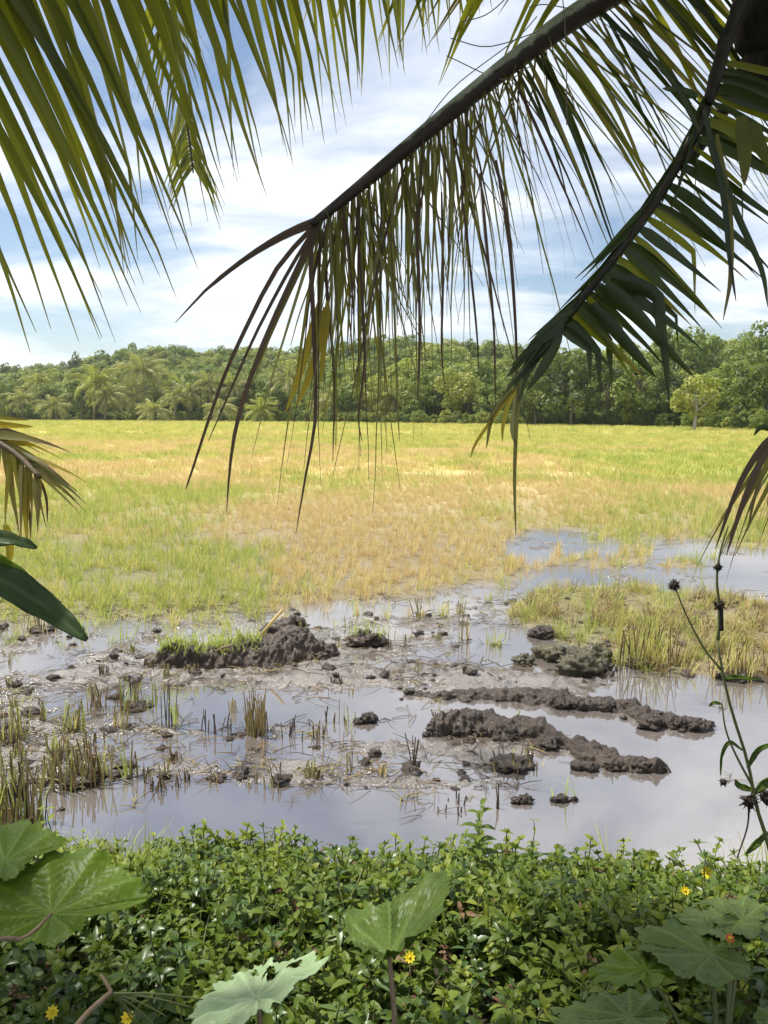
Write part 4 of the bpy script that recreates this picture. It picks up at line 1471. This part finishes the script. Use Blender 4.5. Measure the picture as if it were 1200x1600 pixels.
while cnt < 74 and tries < 4000:
    tries += 1
    a, b = rnd.uniform(0, 1190), rnd.uniform(935, 1240)
    if float(grass_mask(np.array([a]), np.array([b]))[0]) > .4:
        continue
    if a > 560 and b > 1060 and rnd.random() < .8:
        continue
    if a > 340 and b > 1080 and rnd.random() < .5:
        continue
    mk = min(MARKS, key=lambda q: (q[0] - a) ** 2 + ((q[1] - b) * 1.6) ** 2)
    dx, dy = a - mk[0], (b - mk[1]) * 1.6
    if math.hypot(dx, dy) > 170:
        continue
    where = ('left of' if dx < 0 else 'right of') if abs(dx) > abs(dy) else ('behind' if dy < 0 else 'in front of')
    look, mats = rnd.choice([('dark brown', ('stub_brown', 'stub_dark')), ('green and straw', ('rice_green', 'stub_pale')), ('pale straw', ('stub_pale', 'rice_straw'))])
    if b < 1010 and look == 'dark brown':
        look, mats = 'pale straw', ('stub_pale', 'rice_straw')
    lab = 'short %s stems %s the %s' % (look, where, mk[2])
    if lab in seen:
        continue
    seen.add(lab)
    stub(a, b, rnd.uniform(8, 26), rnd.uniform(14, 36) * (.8 + .4 * (b > 1100)), rnd.randint(7, 20), mats, lab, 'short rice stems dotted over the wet mud', cnt)
    cnt += 1

lump_src = [clod_mb((0, 0, 0), .045, 900 + i, .6, 1.3, 14, 9).mesh('lump', M['mud_dark' if i % 2 else 'mud_red']) for i in range(6)]
n = 1900
la, lb = rng.uniform(-60, 1240, n), rng.uniform(930, 1290, n)
lq = np.array([tuple(gr(a, b)) for a, b in zip(la, lb)])
lq[:, 2] = heights(lq[:, 0], lq[:, 1])
kp = (lq[:, 2] > -.012) & (fbm(la * .02, lb * .05, 87) > .42) & (rng.random(n) < np.where((la < 380) | (lb < 1070), .55, .25))
lq = lq[kp]
n = len(lq)
tag(scatter('mud_lumps', lq, rng.uniform(-.5, 6.28, (n, 3)) * np.array([.08, .08, 1]), rng.uniform(.15, 1, n) ** 2 * 1.1 + .12, rng.integers(0, 6, n), lump_src),
    'small lumps of turned mud strewn over the wet ground')


def litter_mesh(seed, mat):
    rq = random.Random(seed)
    mb = MB()
    for k in range(5):
        a, l_ = rq.uniform(0, 6.28), rq.uniform(.05, .16)
        p = Vector((rq.gauss(0, .04), rq.gauss(0, .04), .004))
        d = Vector((math.cos(a), math.sin(a), rq.uniform(-.02, .22)))
        mb.tube([p, p + d * l_ * .5 + Vector((0, 0, .006)), p + d * l_], [.0022, .0022, .0012], 4)
    return mb.mesh('litter', M[mat])


lit_src = [litter_mesh(920 + i, k) for i, k in enumerate(('stub_pale', 'stub_brown', 'stub_dark', 'stub_brown', 'stub_dark'))]
n = 1700
la, lb = rng.uniform(-60, 1240, n), rng.uniform(930, 1270, n)
lq = np.array([tuple(gr(a, b)) for a, b in zip(la, lb)])
lq[:, 2] = np.maximum(heights(lq[:, 0], lq[:, 1]), 0)
kp = ((heights(lq[:, 0], lq[:, 1]) > -.010) | (rng.random(n) < .05)) & (rng.random(n) < np.where((la < 560) | (lb < 1060), 1, .4))
lq = lq[kp]
n = len(lq)
tag(scatter('straw_litter', lq, rng.uniform(0, 6.28, (n, 3)) * np.array([0, 0, 1]), rng.uniform(.5, 1.3, n), rng.integers(0, 5, n), lit_src), 'bits of rotting straw lying on the mud')

# ------------------------------------------------------------------ weeds on the bank
def small_leaf(mb, base, d, nrm, ln, wd, droop, v):
    d = d.normalized()
    side = d.cross(nrm).normalized()
    vv, ff = [], []
    prof = [(0, .08), (.22, .75), (.48, 1.0), (.75, .62), (1, .03)]
    p = Vector(base)
    last = 0
    for s, k in prof:
        p = p + d * (s - last) * ln
        last = s
        up = side.cross(d)
        vv += [p - side * wd * .5 * k + up * wd * .16 * k, p, p + side * wd * .5 * k + up * wd * .16 * k]
        d = (d + Vector((0, 0, -droop * .35))).normalized()
    for i in range(4):
        a = 3 * i
        ff += [(a, a + 1, a + 4, a + 3), (a + 1, a + 2, a + 5, a + 4)]
    mb.add(vv, ff, [v] * len(vv))


def sprig_mesh(name, seed, mat, nodes=6, h=.22, ln=.05, wd=.026):
    rnd = random.Random(seed)
    mb, st = MB(), MB()
    p, d = Vector((0, 0, -.03)), Vector((rnd.gauss(0, .2), rnd.gauss(0, .2), 1)).normalized()
    pts = [p.copy()]
    for i in range(nodes):
        p = p + d * (h / nodes) * rnd.uniform(.8, 1.2)
        d = (d + Vector((rnd.gauss(0, .14), rnd.gauss(0, .14), 0))).normalized()
        pts.append(p.copy())
        a = i * 1.571 + rnd.gauss(0, .3)
        k = (0.7 + .5 * math.sin(math.pi * (i + 1) / (nodes + .6)))
        for sgn in (0, math.pi):
            dd = Vector((math.cos(a + sgn), math.sin(a + sgn), rnd.uniform(.1, .75) + .5 * (i == nodes - 1)))
            small_leaf(mb, p, dd, Vector((0, 0, 1)), ln * k * rnd.uniform(.8, 1.2), wd * k * rnd.uniform(.85, 1.15), rnd.uniform(.3, 1.2), rnd.random())
    for i in range(3):
        dd = Vector((rnd.gauss(0, .5), rnd.gauss(0, .5), 1))
        small_leaf(mb, p, dd, Vector((1, 0, .2)), ln * .5, wd * .45, .3, .5)
    nf = len(mb.f)
    mb.tube(pts, [.0026] * len(pts), 4, cap=False)
    me_ = mb.mesh(name, [mat, M['weed_stem']], True)
    for q in me_.polygons[nf:]:
        q.material_index = 1
    return me_


SPR = [sprig_mesh('sprig', 400 + i, M[k], 6, h_, l_, w_) for i, (k, h_, l_, w_) in enumerate(
    [('weed_a', .21, .052, .027), ('weed_a', .19, .046, .026), ('weed_a', .23, .056, .028), ('weed_b', .20, .048, .026), ('weed_b', .22, .054, .027), ('weed_b', .17, .043, .025),
     ('weed_c', .20, .055, .030), ('weed_c', .24, .060, .026), ('dead_leaf', .17, .045, .018)])]
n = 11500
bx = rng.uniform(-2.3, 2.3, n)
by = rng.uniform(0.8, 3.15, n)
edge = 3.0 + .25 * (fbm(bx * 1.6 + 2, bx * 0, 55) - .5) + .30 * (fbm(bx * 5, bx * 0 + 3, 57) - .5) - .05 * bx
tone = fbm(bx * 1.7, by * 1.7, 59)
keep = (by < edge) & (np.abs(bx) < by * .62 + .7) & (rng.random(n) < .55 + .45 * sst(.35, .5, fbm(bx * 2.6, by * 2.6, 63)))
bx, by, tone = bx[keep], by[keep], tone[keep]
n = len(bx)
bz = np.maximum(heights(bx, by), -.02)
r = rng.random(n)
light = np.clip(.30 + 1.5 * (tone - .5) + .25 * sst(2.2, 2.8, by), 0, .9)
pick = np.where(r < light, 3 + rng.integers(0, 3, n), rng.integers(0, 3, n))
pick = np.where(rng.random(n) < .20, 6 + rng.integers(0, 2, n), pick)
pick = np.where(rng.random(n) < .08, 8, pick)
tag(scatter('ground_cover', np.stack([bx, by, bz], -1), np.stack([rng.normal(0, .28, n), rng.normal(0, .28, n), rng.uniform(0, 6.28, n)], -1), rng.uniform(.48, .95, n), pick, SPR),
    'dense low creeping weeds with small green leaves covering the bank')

# thin upright grass at the left edge of the bank
gt = [tuft_mesh('bank_tuft', 500 + i, 9, .05, .30, .006, .7, M['rice_green'], .3) for i in range(3)]
n = 150
gx = np.concatenate([rng.normal(-1.12, .22, n), rng.uniform(-1.9, 1.9, 70)])
gy = np.concatenate([rng.normal(2.85, .10, n), rng.uniform(2.6, 3.0, 70)])
n = len(gx)
gz = np.maximum(heights(gx, gy), -.02)
tag(scatter('bank_grass', np.stack([gx, gy, gz], -1), np.stack([rng.normal(0, .15, n), rng.normal(0, .15, n), rng.uniform(0, 6.28, n)], -1), rng.uniform(.45, .95, n), rng.integers(0, 3, n), gt),
    'thin upright grass blades along the water side of the bank')


# taller sprigs that stand above the mat
def tall_sprig(px, top, py, d, label, seed, mat='weed_b', nodes=9, ln=.065):
    foot = at(px, py, d)
    z0 = ground_z(foot.x, foot.y)
    h = at(px, top, d).z - z0
    O = Vector((foot.x, foot.y, z0))
    t = thing('weed_sprig', label, 'weed', O)
    rnd = random.Random(seed)
    mb = MB()
    bx_, by_ = rnd.gauss(0, .03), rnd.gauss(0, .03)
    pts = [Vector((bx_ * (i / nodes) ** 2 + rnd.gauss(0, .003), by_ * (i / nodes) ** 2 + rnd.gauss(0, .003), h * i / nodes)) for i in range(nodes + 1)]
    mb.tube(pts, [.004 - .0025 * i / nodes for i in range(nodes + 1)], 5)
    link('stem', mb.mesh('stem', M['weed_stem']), t)
    for i in range(3, nodes + 1):
        k = 1.15 - .6 * (i / nodes) ** 2
        for sgn in (0, math.pi):
            a = i * 1.57 + sgn + rnd.gauss(0, .3)
            mb = MB()
            small_leaf(mb, (0, 0, 0), Vector((math.cos(a), math.sin(a), .35 + .5 * i / nodes)), Vector((0, 0, 1)), ln * k * rnd.uniform(.85, 1.15), ln * .48 * k, .6, .5)
            link('leaf', mb.mesh('leaf', M[mat]), t, pts[i])


tall_sprig(745, 1268, 1380, 2.62, 'tall leafy weed sprig rising above the bank at the centre right', 601, 'weed_a', nodes=15, ln=.085)
tall_sprig(432, 1298, 1380, 2.72, 'leafy sprig standing above the weeds left of centre', 603, 'weed_b')
tall_sprig(830, 1290, 1380, 2.8, 'thin sprig right of the tall leafy sprig', 605, 'weed_b', 8, .04)
tall_sprig(1000, 1318, 1390, 2.7, 'short leafy sprig at the bank edge on the right', 607, 'weed_a', 7)
tall_sprig(90, 1262, 1370, 2.7, 'leafy sprig in the grass at the left end of the bank', 609, 'weed_b', 8)


def flower(px, py, d, label, mat='petal', r_=.014):
    q = at(px, py, d)
    z0 = ground_z(q.x, q.y)
    t = thing('wild_flower', label, 'flower', Vector((q.x, q.y, z0)))
    mb = MB()
    hh = q.z - z0
    mb.tube([(0, 0, 0), (.004, 0, hh * .5), (0, 0, hh)], [.0018] * 3, 5)
    link('stem', mb.mesh('stem', M['weed_stem']), t)
    tilt = Vector((0, -.7, .7))
    for i in range(9):
        a = i * 2 * math.pi / 9
        s_ = Matrix.Rotation(a, 3, tilt) @ tilt.orthogonal().normalized()
        pm = MB()
        small_leaf(pm, s_ * .002, s_ + tilt * .3, tilt, r_, r_ * .55, .05, .5)
        link('petal', pm.mesh('petal', M[mat]), t, (0, 0, hh))
    pm = clod_mb(tilt * .003, .0045, 3, .7)
    link('flower_centre', pm.mesh('flower_centre', M['petal']), t, (0, 0, hh))


flower(362, 1408, 2.2, 'yellow flower in the weeds right of the big left leaf')
flower(640, 1496, 1.85, 'yellow flower just right of the central pale stalk')
flower(200, 1590, 1.52, 'yellow flower at the bottom left by the dry stalk')
flower(82, 1582, 1.55, 'yellow flower in the dark lower left corner')
flower(1104, 1364, 2.45, 'orange yellow flower at the right above the big leaves', r_=.020)
flower(1070, 1392, 2.3, 'yellow flower left of the orange yellow one', r_=.014)
flower(1140, 1466, 1.6, 'red flower on top of the big leaves at the right', 'petal_red', .010)

# ------------------------------------------------------------------ big leaves in the foreground
def big_leaf_mat(name, a, b, tr, tf=.3, rough=.4):
    m, t = new_mat(name)
    at_ = nd(t, 'ShaderNodeAttribute', attribute_name='s')      # 1 on the main veins
    tcn = nd(t, 'ShaderNodeTexCoord')
    n1 = nd(t, 'ShaderNodeTexNoise', Scale=14.0, Detail=6.0, Roughness=.65)
    n2 = nd(t, 'ShaderNodeTexVoronoi', Scale=150.0)
    t.links.new(tcn.outputs['Object'], n1.inputs['Vector'])
    t.links.new(tcn.outputs['Object'], n2.inputs['Vector'])
    c = mixc(t, ramp(t, n1.outputs[0], [(.35, (0, 0, 0)), (.65, (1, 1, 1))]), a, b)
    c = mixc(t, math_node(t, 'MULTIPLY', at_.outputs['Fac'], .32), c, tuple(min(1, x * 1.9 + .02) for x in b))
    spot = ramp(t, n1.outputs[0], [(.70, (0, 0, 0)), (.76, (1, 1, 1))])
    c = mixc(t, math_node(t, 'MULTIPLY', spot, .5), c, (0.12, 0.08, 0.03))
    p = nd(t, 'ShaderNodeBsdfPrincipled', Roughness=rough)
    p.inputs['Specular IOR Level'].default_value = .28
    t.links.new(c, p.inputs['Base Color'])
    bp = nd(t, 'ShaderNodeBump', Strength=.12, Distance=.002)
    t.links.new(n2.outputs['Distance'], bp.inputs['Height'])
    t.links.new(bp.outputs[0], p.inputs['Normal'])
    tl = nd(t, 'ShaderNodeBsdfTranslucent')
    t.links.new(mixc(t, .5, c, tr), tl.inputs[0])
    mx = nd(t, 'ShaderNodeMixShader', Fac=tf)
    t.links.new(p.outputs[0], mx.inputs[1])
    t.links.new(tl.outputs[0], mx.inputs[2])
    out = nd(t, 'ShaderNodeOutputMaterial')
    t.links.new(mx.outputs[0], out.inputs[0])
    return m


M['leaf_bright'] = big_leaf_mat('leaf_bright', (0.095, 0.165, 0.012), (0.15, 0.22, 0.018), (0.40, 0.55, 0.02), .35)
M['leaf_deep'] = big_leaf_mat('leaf_deep', (0.060, 0.105, 0.014), (0.095, 0.145, 0.020), (0.16, 0.28, 0.05), .3)
M['leaf_pale'] = big_leaf_mat('leaf_pale', (0.24, 0.34, 0.17), (0.31, 0.40, 0.23), (0.32, 0.45, 0.2), .25)
M['leaf_dull'] = big_leaf_mat('leaf_dull', (0.080, 0.125, 0.026), (0.125, 0.170, 0.042), (0.25, 0.34, 0.05), .25)


def big_leaf(root, O, centre, ax, bx_, nrm, shape, mat, seed, cup=.12, wave=.05, holes=(), name='leaf', veins=9, fan=(0, 360)):
    """centre: where the stalk joins; ax, bx_: half axes (vectors); shape(angle deg) -> radius 0..1"""
    rnd = random.Random(seed)
    nr, na = 44, 150
    mb = MB()
    vv, ff, aa = [], [], []
    va = [fan[0] + (fan[1] - fan[0]) * (i + .5) / veins + rnd.uniform(-5, 5) for i in range(veins)]
    nl = ax.length
    for i in range(nr + 1):
        q = i / nr
        for j in range(na + 1):
            an = fan[0] + (fan[1] - fan[0]) * j / na
            edge_ = shape(an) * (1 + .04 * math.sin(an * .31 + seed) + .03 * math.sin(an * .9 + seed * 2) + .07 * mnoise.fractal(Vector((an * .09, seed, 0)), .8, 2.0, 4) + .012 * math.sin(an * 2.1 + seed))
            rr = q * edge_
            u, v = rr * math.cos(R(an)), rr * math.sin(R(an))
            dv = min(abs((an - b_ + 180) % 360 - 180) for b_ in va)
            vein = max(0, 1 - dv * q * .30) if q > .02 else 1
            sec = abs(((q * 8 - dv * .075) % 1) - .5) * 2
            vein = max(vein, .45 * max(0, 1 - sec * 3.2) * min(1, q * 3))
            puff = -.010 * nl * (1 - min(1, sec * 2.5)) * min(1, q * 3)
            ridge_ = -.075 * nl * q * max(0, 1 - abs(dv) / 16)
            h = cup * nl * (q * q) - ridge_ + puff + wave * nl * q * mnoise.noise(Vector((u * 3, v * 3, seed))) - .16 * nl * max(0, q - .75) * (1 + mnoise.noise(Vector((an * .05, seed, 4))))
            vv.append(Vector(centre) + ax * u + bx_ * v + nrm * h)
            aa.append(vein)
    for i in range(nr):
        for j in range(na):
            mid = vv[i * (na + 1) + j]
            q, an = (i + .5) / nr, fan[0] + (fan[1] - fan[0]) * (j + .5) / na
            e = q * shape(an)
            u, v = e * math.cos(R(an)), e * math.sin(R(an))
            if any(((u - a) / (rx * (1 + .35 * math.sin(an * .4)))) ** 2 + ((v - b) / ry) ** 2 < 1 for a, b, rx, ry in holes):
                continue
            a = i * (na + 1) + j
            ff.append((a, a + na + 1, a + na + 2, a + 1))
    mb.add(vv, ff, aa)
    o = link(name, mb.mesh('leaf', mat, True, O), root)
    sf = o.modifiers.new('thickness', 'SOLIDIFY')
    sf.thickness = .0012
    return o


def stalk(root, O, pts, r0, r1, mat, name='stalk'):
    mb = MB()
    c = catmull(pts, 14)
    mb.tube(c, [r0 + (r1 - r0) * i / 13 for i in range(14)], 8)
    return link(name, mb.mesh(name, mat, True, O), root)


def round_shape(an):
    n_ = ((an + 180) % 360) - 180        # notch at 180
    return (.52 if -150 < n_ < -20 else .52 + .48 * min(1, max(0, (abs(n_ + 85) - 65) / 20)) if n_ < 0 else 1) * 1.0 - .22 * math.exp(-((abs(n_) - 180) / 20) ** 2) + .05 * math.cos(R(an * 5)) + .05 * math.exp(-(n_ / 20) ** 2)


def heart_shape(an):
    n_ = abs(((an + 180) % 360) - 180)
    return np.interp(n_, [0, 8, 30, 60, 95, 130, 155, 170, 180], [1.0, .95, .78, .66, .60, .58, .52, .40, .18])


def axes(c, p_a, p_b):
    """two half-axis vectors and the upward normal from three pixel-depth points"""
    a, b = Vector(p_a) - c, Vector(p_b) - c
    n_ = a.cross(b).normalized()
    if n_.z < 0:
        n_ = -n_
    return a, b, n_


# left: round bright leaf plus one behind it, one plant
O = Vector((-1.00, 1.30, ground_z(-1.0, 1.3)))
plant = thing('broad_leaf_plant', 'plant with large round bright green leaves at the lower left corner', 'plant', O)
c = at(80, 1428, 1.62)
a, b, n_ = axes(c, at(216, 1408, 1.66), at(95, 1335, 1.78))
big_leaf(plant, O, c, a, b, n_, round_shape, M['leaf_bright'], 3, cup=.06)
c2 = at(8, 1345, 1.72)
a, b, n_ = axes(c2, at(92, 1322, 1.78), at(10, 1290, 1.85))
big_leaf(plant, O, c2, a, b, n_, round_shape, M['leaf_bright'], 5, cup=.05)
stalk(plant, O, [c, at(40, 1465, 1.56), at(-40, 1510, 1.5), O], .004, .007, M['dry_stem'])
stalk(plant, O, [c2, at(-50, 1420, 1.66), at(-90, 1560, 1.6), O], .004, .007, M['weed_stem'])
# centre leaf on its pale stalk
q = at(612, 1640, 1.50)
O = Vector((q.x, q.y, ground_z(q.x, q.y)))
plant = thing('broad_leaf_plant', 'single upright green leaf on a pale stalk at the bottom centre', 'plant', O)
c = at(608, 1490, 1.52)
a, b, n_ = axes(c, at(706, 1396, 1.68), at(560, 1432, 1.72))
big_leaf(plant, O, c, a, b, n_, lambda an: np.interp(((an + 180) % 360) - 180, [-180, -60, -30, 0, 12, 30, 50, 70, 92, 120, 150, 180], [.18, .35, .80, 1.05, 1.02, .80, .55, .62, .92, .60, .30, .18]), M['leaf_deep'], 7, cup=.18, wave=.08)
stalk(plant, O, [c, at(612, 1540, 1.51), at(616, 1600, 1.5), O], .0045, .007, M['dry_stem'])
# pale eaten leaf
q = at(408, 1660, 1.38)
O = Vector((q.x, q.y, ground_z(q.x, q.y)))
plant = thing('broad_leaf_plant', 'pale green leaf eaten full of holes at the bottom, left of centre', 'plant', O)
c = at(400, 1560, 1.42)
a, b, n_ = axes(c, at(508, 1502, 1.50), at(380, 1512, 1.62))
big_leaf(plant, O, c, a, b, n_, lambda an: np.interp(((an + 180) % 360) - 180, [-180, -150, -90, -45, -12, 0, 25, 60, 100, 150, 180], [.80, .60, .38, .45, .8, 1.05, .85, .75, .8, .92, .80]), M['leaf_pale'], 9, cup=.05, wave=.10,
         holes=((.30, .38, .10, .13), (.62, .15, .12, .05), (.45, .62, .10, .06), (.12, .60, .05, .09), (.75, .38, .08, .07)))
stalk(plant, O, [c, at(406, 1600, 1.40), O], .004, .006, M['dry_stem'])
# right group, one plant
q = at(1130, 1640, 1.55)
O = Vector((q.x, q.y, ground_z(q.x, q.y)))
plant = thing('broad_leaf_plant', 'clump of large ragged dark leaves at the lower right', 'plant', O)
for (cx_, cy_, cd_), pa, pb, sh, mt, sd_, hl in (
        ((1112, 1490, 1.60), (965, 1478, 1.66), (1090, 1425, 1.80), heart_shape, 'leaf_deep', 11, ()),
        ((1010, 1515, 1.58), (898, 1535, 1.54), (985, 1478, 1.68), heart_shape, 'leaf_bright', 13, ()),
        ((1150, 1440, 1.74), (1030, 1432, 1.80), (1160, 1398, 1.90), heart_shape, 'leaf_dull', 15, ((.55, .25, .12, .10), (.8, -.1, .1, .08))),
        ((1160, 1440, 1.74), (1270, 1460, 1.72), (1180, 1405, 1.86), heart_shape, 'leaf_dull', 16, ()),
        ((985, 1590, 1.42), (838, 1600, 1.42), (960, 1545, 1.52), heart_shape, 'leaf_dull', 17, ()),
        ((1240, 1600, 1.42), (1160, 1592, 1.44), (1220, 1560, 1.5), heart_shape, 'leaf_dull', 19, ())):
    c = at(cx_, cy_, cd_)
    a, b, n_ = axes(c, at(*pa), at(*pb))
    a = a * .78
    b = b * 1.15
    big_leaf(plant, O, c, a, b, n_, sh, M[mt], sd_, cup=.07, wave=.09, holes=hl)
    stalk(plant, O, [c, c.lerp(O, .45) + Vector((0, 0, .02)), O], .0035, .006, M['weed_stem'])
# dark leaves entering at the left edge, higher up
O = Vector((-1.05, 1.25, ground_z(-1.05, 1.25)))
plant = thing('leaning_shrub', 'dark glossy leaves leaning in at the left edge over the field', 'shrub', O)
c = at(-120, 850, 1.52)


def blade_shape(an):
    n_ = abs(((an + 180) % 360) - 180)
    return 1.0 if n_ < 1 else 1 / math.sqrt(math.cos(R(n_)) ** 2 + (math.sin(R(n_)) / .17) ** 2)


def long_leaf(root, O, pts, wd, mat, up, name='leaf'):
    cur = catmull(pts, 22)
    vv, ff, aa = [], [], []
    for i, p in enumerate(cur):
        s = i / 21
        D = (cur[min(i + 1, 21)] - cur[max(i - 1, 0)]).normalized()
        W = up.cross(D).normalized()
        N = D.cross(W)
        ww = wd * math.sin(math.pi * min(1, .12 + s * .86)) ** .75
        for u in (-1, -.6, -.25, 0, .25, .6, 1):
            vv.append(p + W * ww * u + N * (abs(u) * .28 * ww + (.22 * math.sin(s * 13 + u * 2) + .12 * math.sin(s * 31 + u)) * ww * abs(u)))
            aa.append(1.0 if u == 0 else 0.0)
    for i in range(21):
        for j in range(6):
            a = i * 7 + j
            ff.append((a, a + 7, a + 8, a + 1))
    mb = MB()
    mb.add(vv, ff, aa)
    o = link(name, mb.mesh('leaf', mat, True, O), root)
    o.modifiers.new('thickness', 'SOLIDIFY').thickness = .0012


M['leaf_gloss'] = big_leaf_mat('leaf_gloss', (0.034, 0.066, 0.020), (0.062, 0.100, 0.032), (0.14, 0.26, 0.03), .2, .42)
long_leaf(plant, O, [at(-90, 868, 1.46), at(0, 905, 1.48), at(75, 952, 1.50), at(136, 1000, 1.47)], .031, M['leaf_gloss'], Vector((.2, -.75, .65)))
long_leaf(plant, O, [at(-110, 835, 1.50), at(-40, 838, 1.51), at(20, 845, 1.52), at(58, 856, 1.53)], .020, M['leaf_gloss'], Vector((.1, -.6, .8)))
long_leaf(plant, O, [at(-100, 872, 1.56), at(-30, 880, 1.56), at(30, 905, 1.57), at(60, 928, 1.57)], .026, M['leaf_bright'], Vector((.1, -.6, .8)))
stalk(plant, O, [at(-90, 868, 1.46), at(-140, 830, 1.45), at(-200, 1000, 1.4), O], .006, .012, M['dry_stem'], 'stem')
# dry stalk with thin side stalks, lower left
O = at(118, 1606, 1.38)
plant = thing('dry_stalk', 'broken brown stalk with thin radiating stems at the lower left', 'stalk', O)
stalk(plant, O, [at(110, 1615, 1.36), at(140, 1580, 1.40), at(174, 1550, 1.44)], .0065, .005, M['dry_stem'], 'stem')
stalk(plant, O, [at(174, 1550, 1.44), at(166, 1536, 1.45), at(157, 1523, 1.46)], .004, .003, M['dry_stem'], 'stem')
for i, (a, b) in enumerate(((318, 1562), (260, 1588), (240, 1600), (225, 1612), (300, 1574), (210, 1600))):
    stalk(plant, O, [at(176, 1552, 1.44), at((176 + a) / 2, (1552 + b) / 2 - 4, 1.46), at(a, b, 1.48)], .0022, .0014, M['weed_stem'], 'thin_stem')

# ------------------------------------------------------------------ seeding weed at the right
dW = 2.15
foot = at(1222, 1440, dW)
O = Vector((foot.x, foot.y, ground_z(foot.x, foot.y)))
weed = thing('seeding_weed', 'tall thin weed with dark round seed heads at the right edge', 'weed', O)


def wp(pts, d=dW):
    return [at(a, b, d) for a, b in pts]


stalk(weed, O, wp([(1222, 1440), (1203, 1330), (1182, 1260), (1168, 1190), (1143, 1110), (1130, 1055), (1120, 1000)]), .0065, .003, M['weed_stem'], 'stem')
stalk(weed, O, wp([(1122, 1000), (1124, 950), (1120, 905), (1126, 860), (1138, 822)]), .005, .002, M['weed_stem'], 'stem')
stalk(weed, O, wp([(1126, 1046), (1098, 1010), (1072, 960), (1055, 918)]), .0035, .002, M['weed_stem'], 'stem')
stalk(weed, O, wp([(1182, 1240), (1150, 1180), (1134, 1140), (1128, 1100)]), .004, .002, M['weed_stem'], 'stem')
stalk(weed, O, wp([(1170, 1245), (1168, 1290), (1152, 1340)]), .003, .002, M['seed'], 'stem')
stalk(weed, O, wp([(1126, 985), (1126, 955), (1125, 940)]), .008, .006, M['seed'], 'seed_spike')
for i, (a, b, r_) in enumerate(((1122, 886, 6.5), (1054, 915, 9), (1125, 946, 9), (1130, 1222, 6.5), (1170, 1252, 13), (1198, 1246, 13))):
    mb = clod_mb(at(a, b, dW), r_ * .85 / F * dW, 20 + i, .95)
    for k in range(26):
        dv = Vector((rnd.gauss(0, 1), rnd.gauss(0, 1), rnd.gauss(0, 1))).normalized()
        cc = at(a, b, dW)
        rr = r_ / F * dW
        mb.tube([cc + dv * rr * .6, cc + dv * rr * 1.35], [rr * .14, rr * .03], 4)
    link('seed_head', mb.mesh('seed_head', M['seed'], True, O), weed)
for pts_, wd in (([(1160, 1172), (1140, 1160), (1128, 1180), (1126, 1212)], .007), ([(1168, 1200), (1185, 1172), (1215, 1160)], .010), ([(1178, 1235), (1155, 1228), (1148, 1218)], .012),
                 ([(1180, 1238), (1200, 1222), (1230, 1215)], .016), ([(1128, 1100), (1115, 1098), (1108, 1104)], .006), ([(1200, 1300), (1180, 1320), (1165, 1335)], .012), ([(1130, 1060), (1150, 1058), (1190, 1062)], .008)):
    long_leaf(weed, O, wp(pts_), wd * .8, M['leaf_deep'], Vector((.1, -.8, .5)))

# ------------------------------------------------------------------ light haze over the valley
hz = MB()
x0, x1, y0, y1, z0, z1 = -900, 900, -60, 900, -3, 70
hz.add([(x, y, z) for z in (z0, z1) for x, y in ((x0, y0), (x1, y0), (x1, y1), (x0, y1))],
       [(3, 2, 1, 0), (4, 5, 6, 7), (0, 1, 5, 4), (1, 2, 6, 5), (2, 3, 7, 6), (3, 0, 4, 7)])
hm, ht = new_mat('haze')
pv = nd(ht, 'ShaderNodeVolumePrincipled')
pv.inputs['Color'].default_value = (0.86, 0.92, 1.0, 1)
pv.inputs['Density'].default_value = 0.00018
pv.inputs['Anisotropy'].default_value = 0.2
ho = nd(ht, 'ShaderNodeOutputMaterial')
ht.links.new(pv.outputs[0], ho.inputs['Volume'])
tag(link('haze', hz.mesh('haze', hm, False)), kind='stuff')
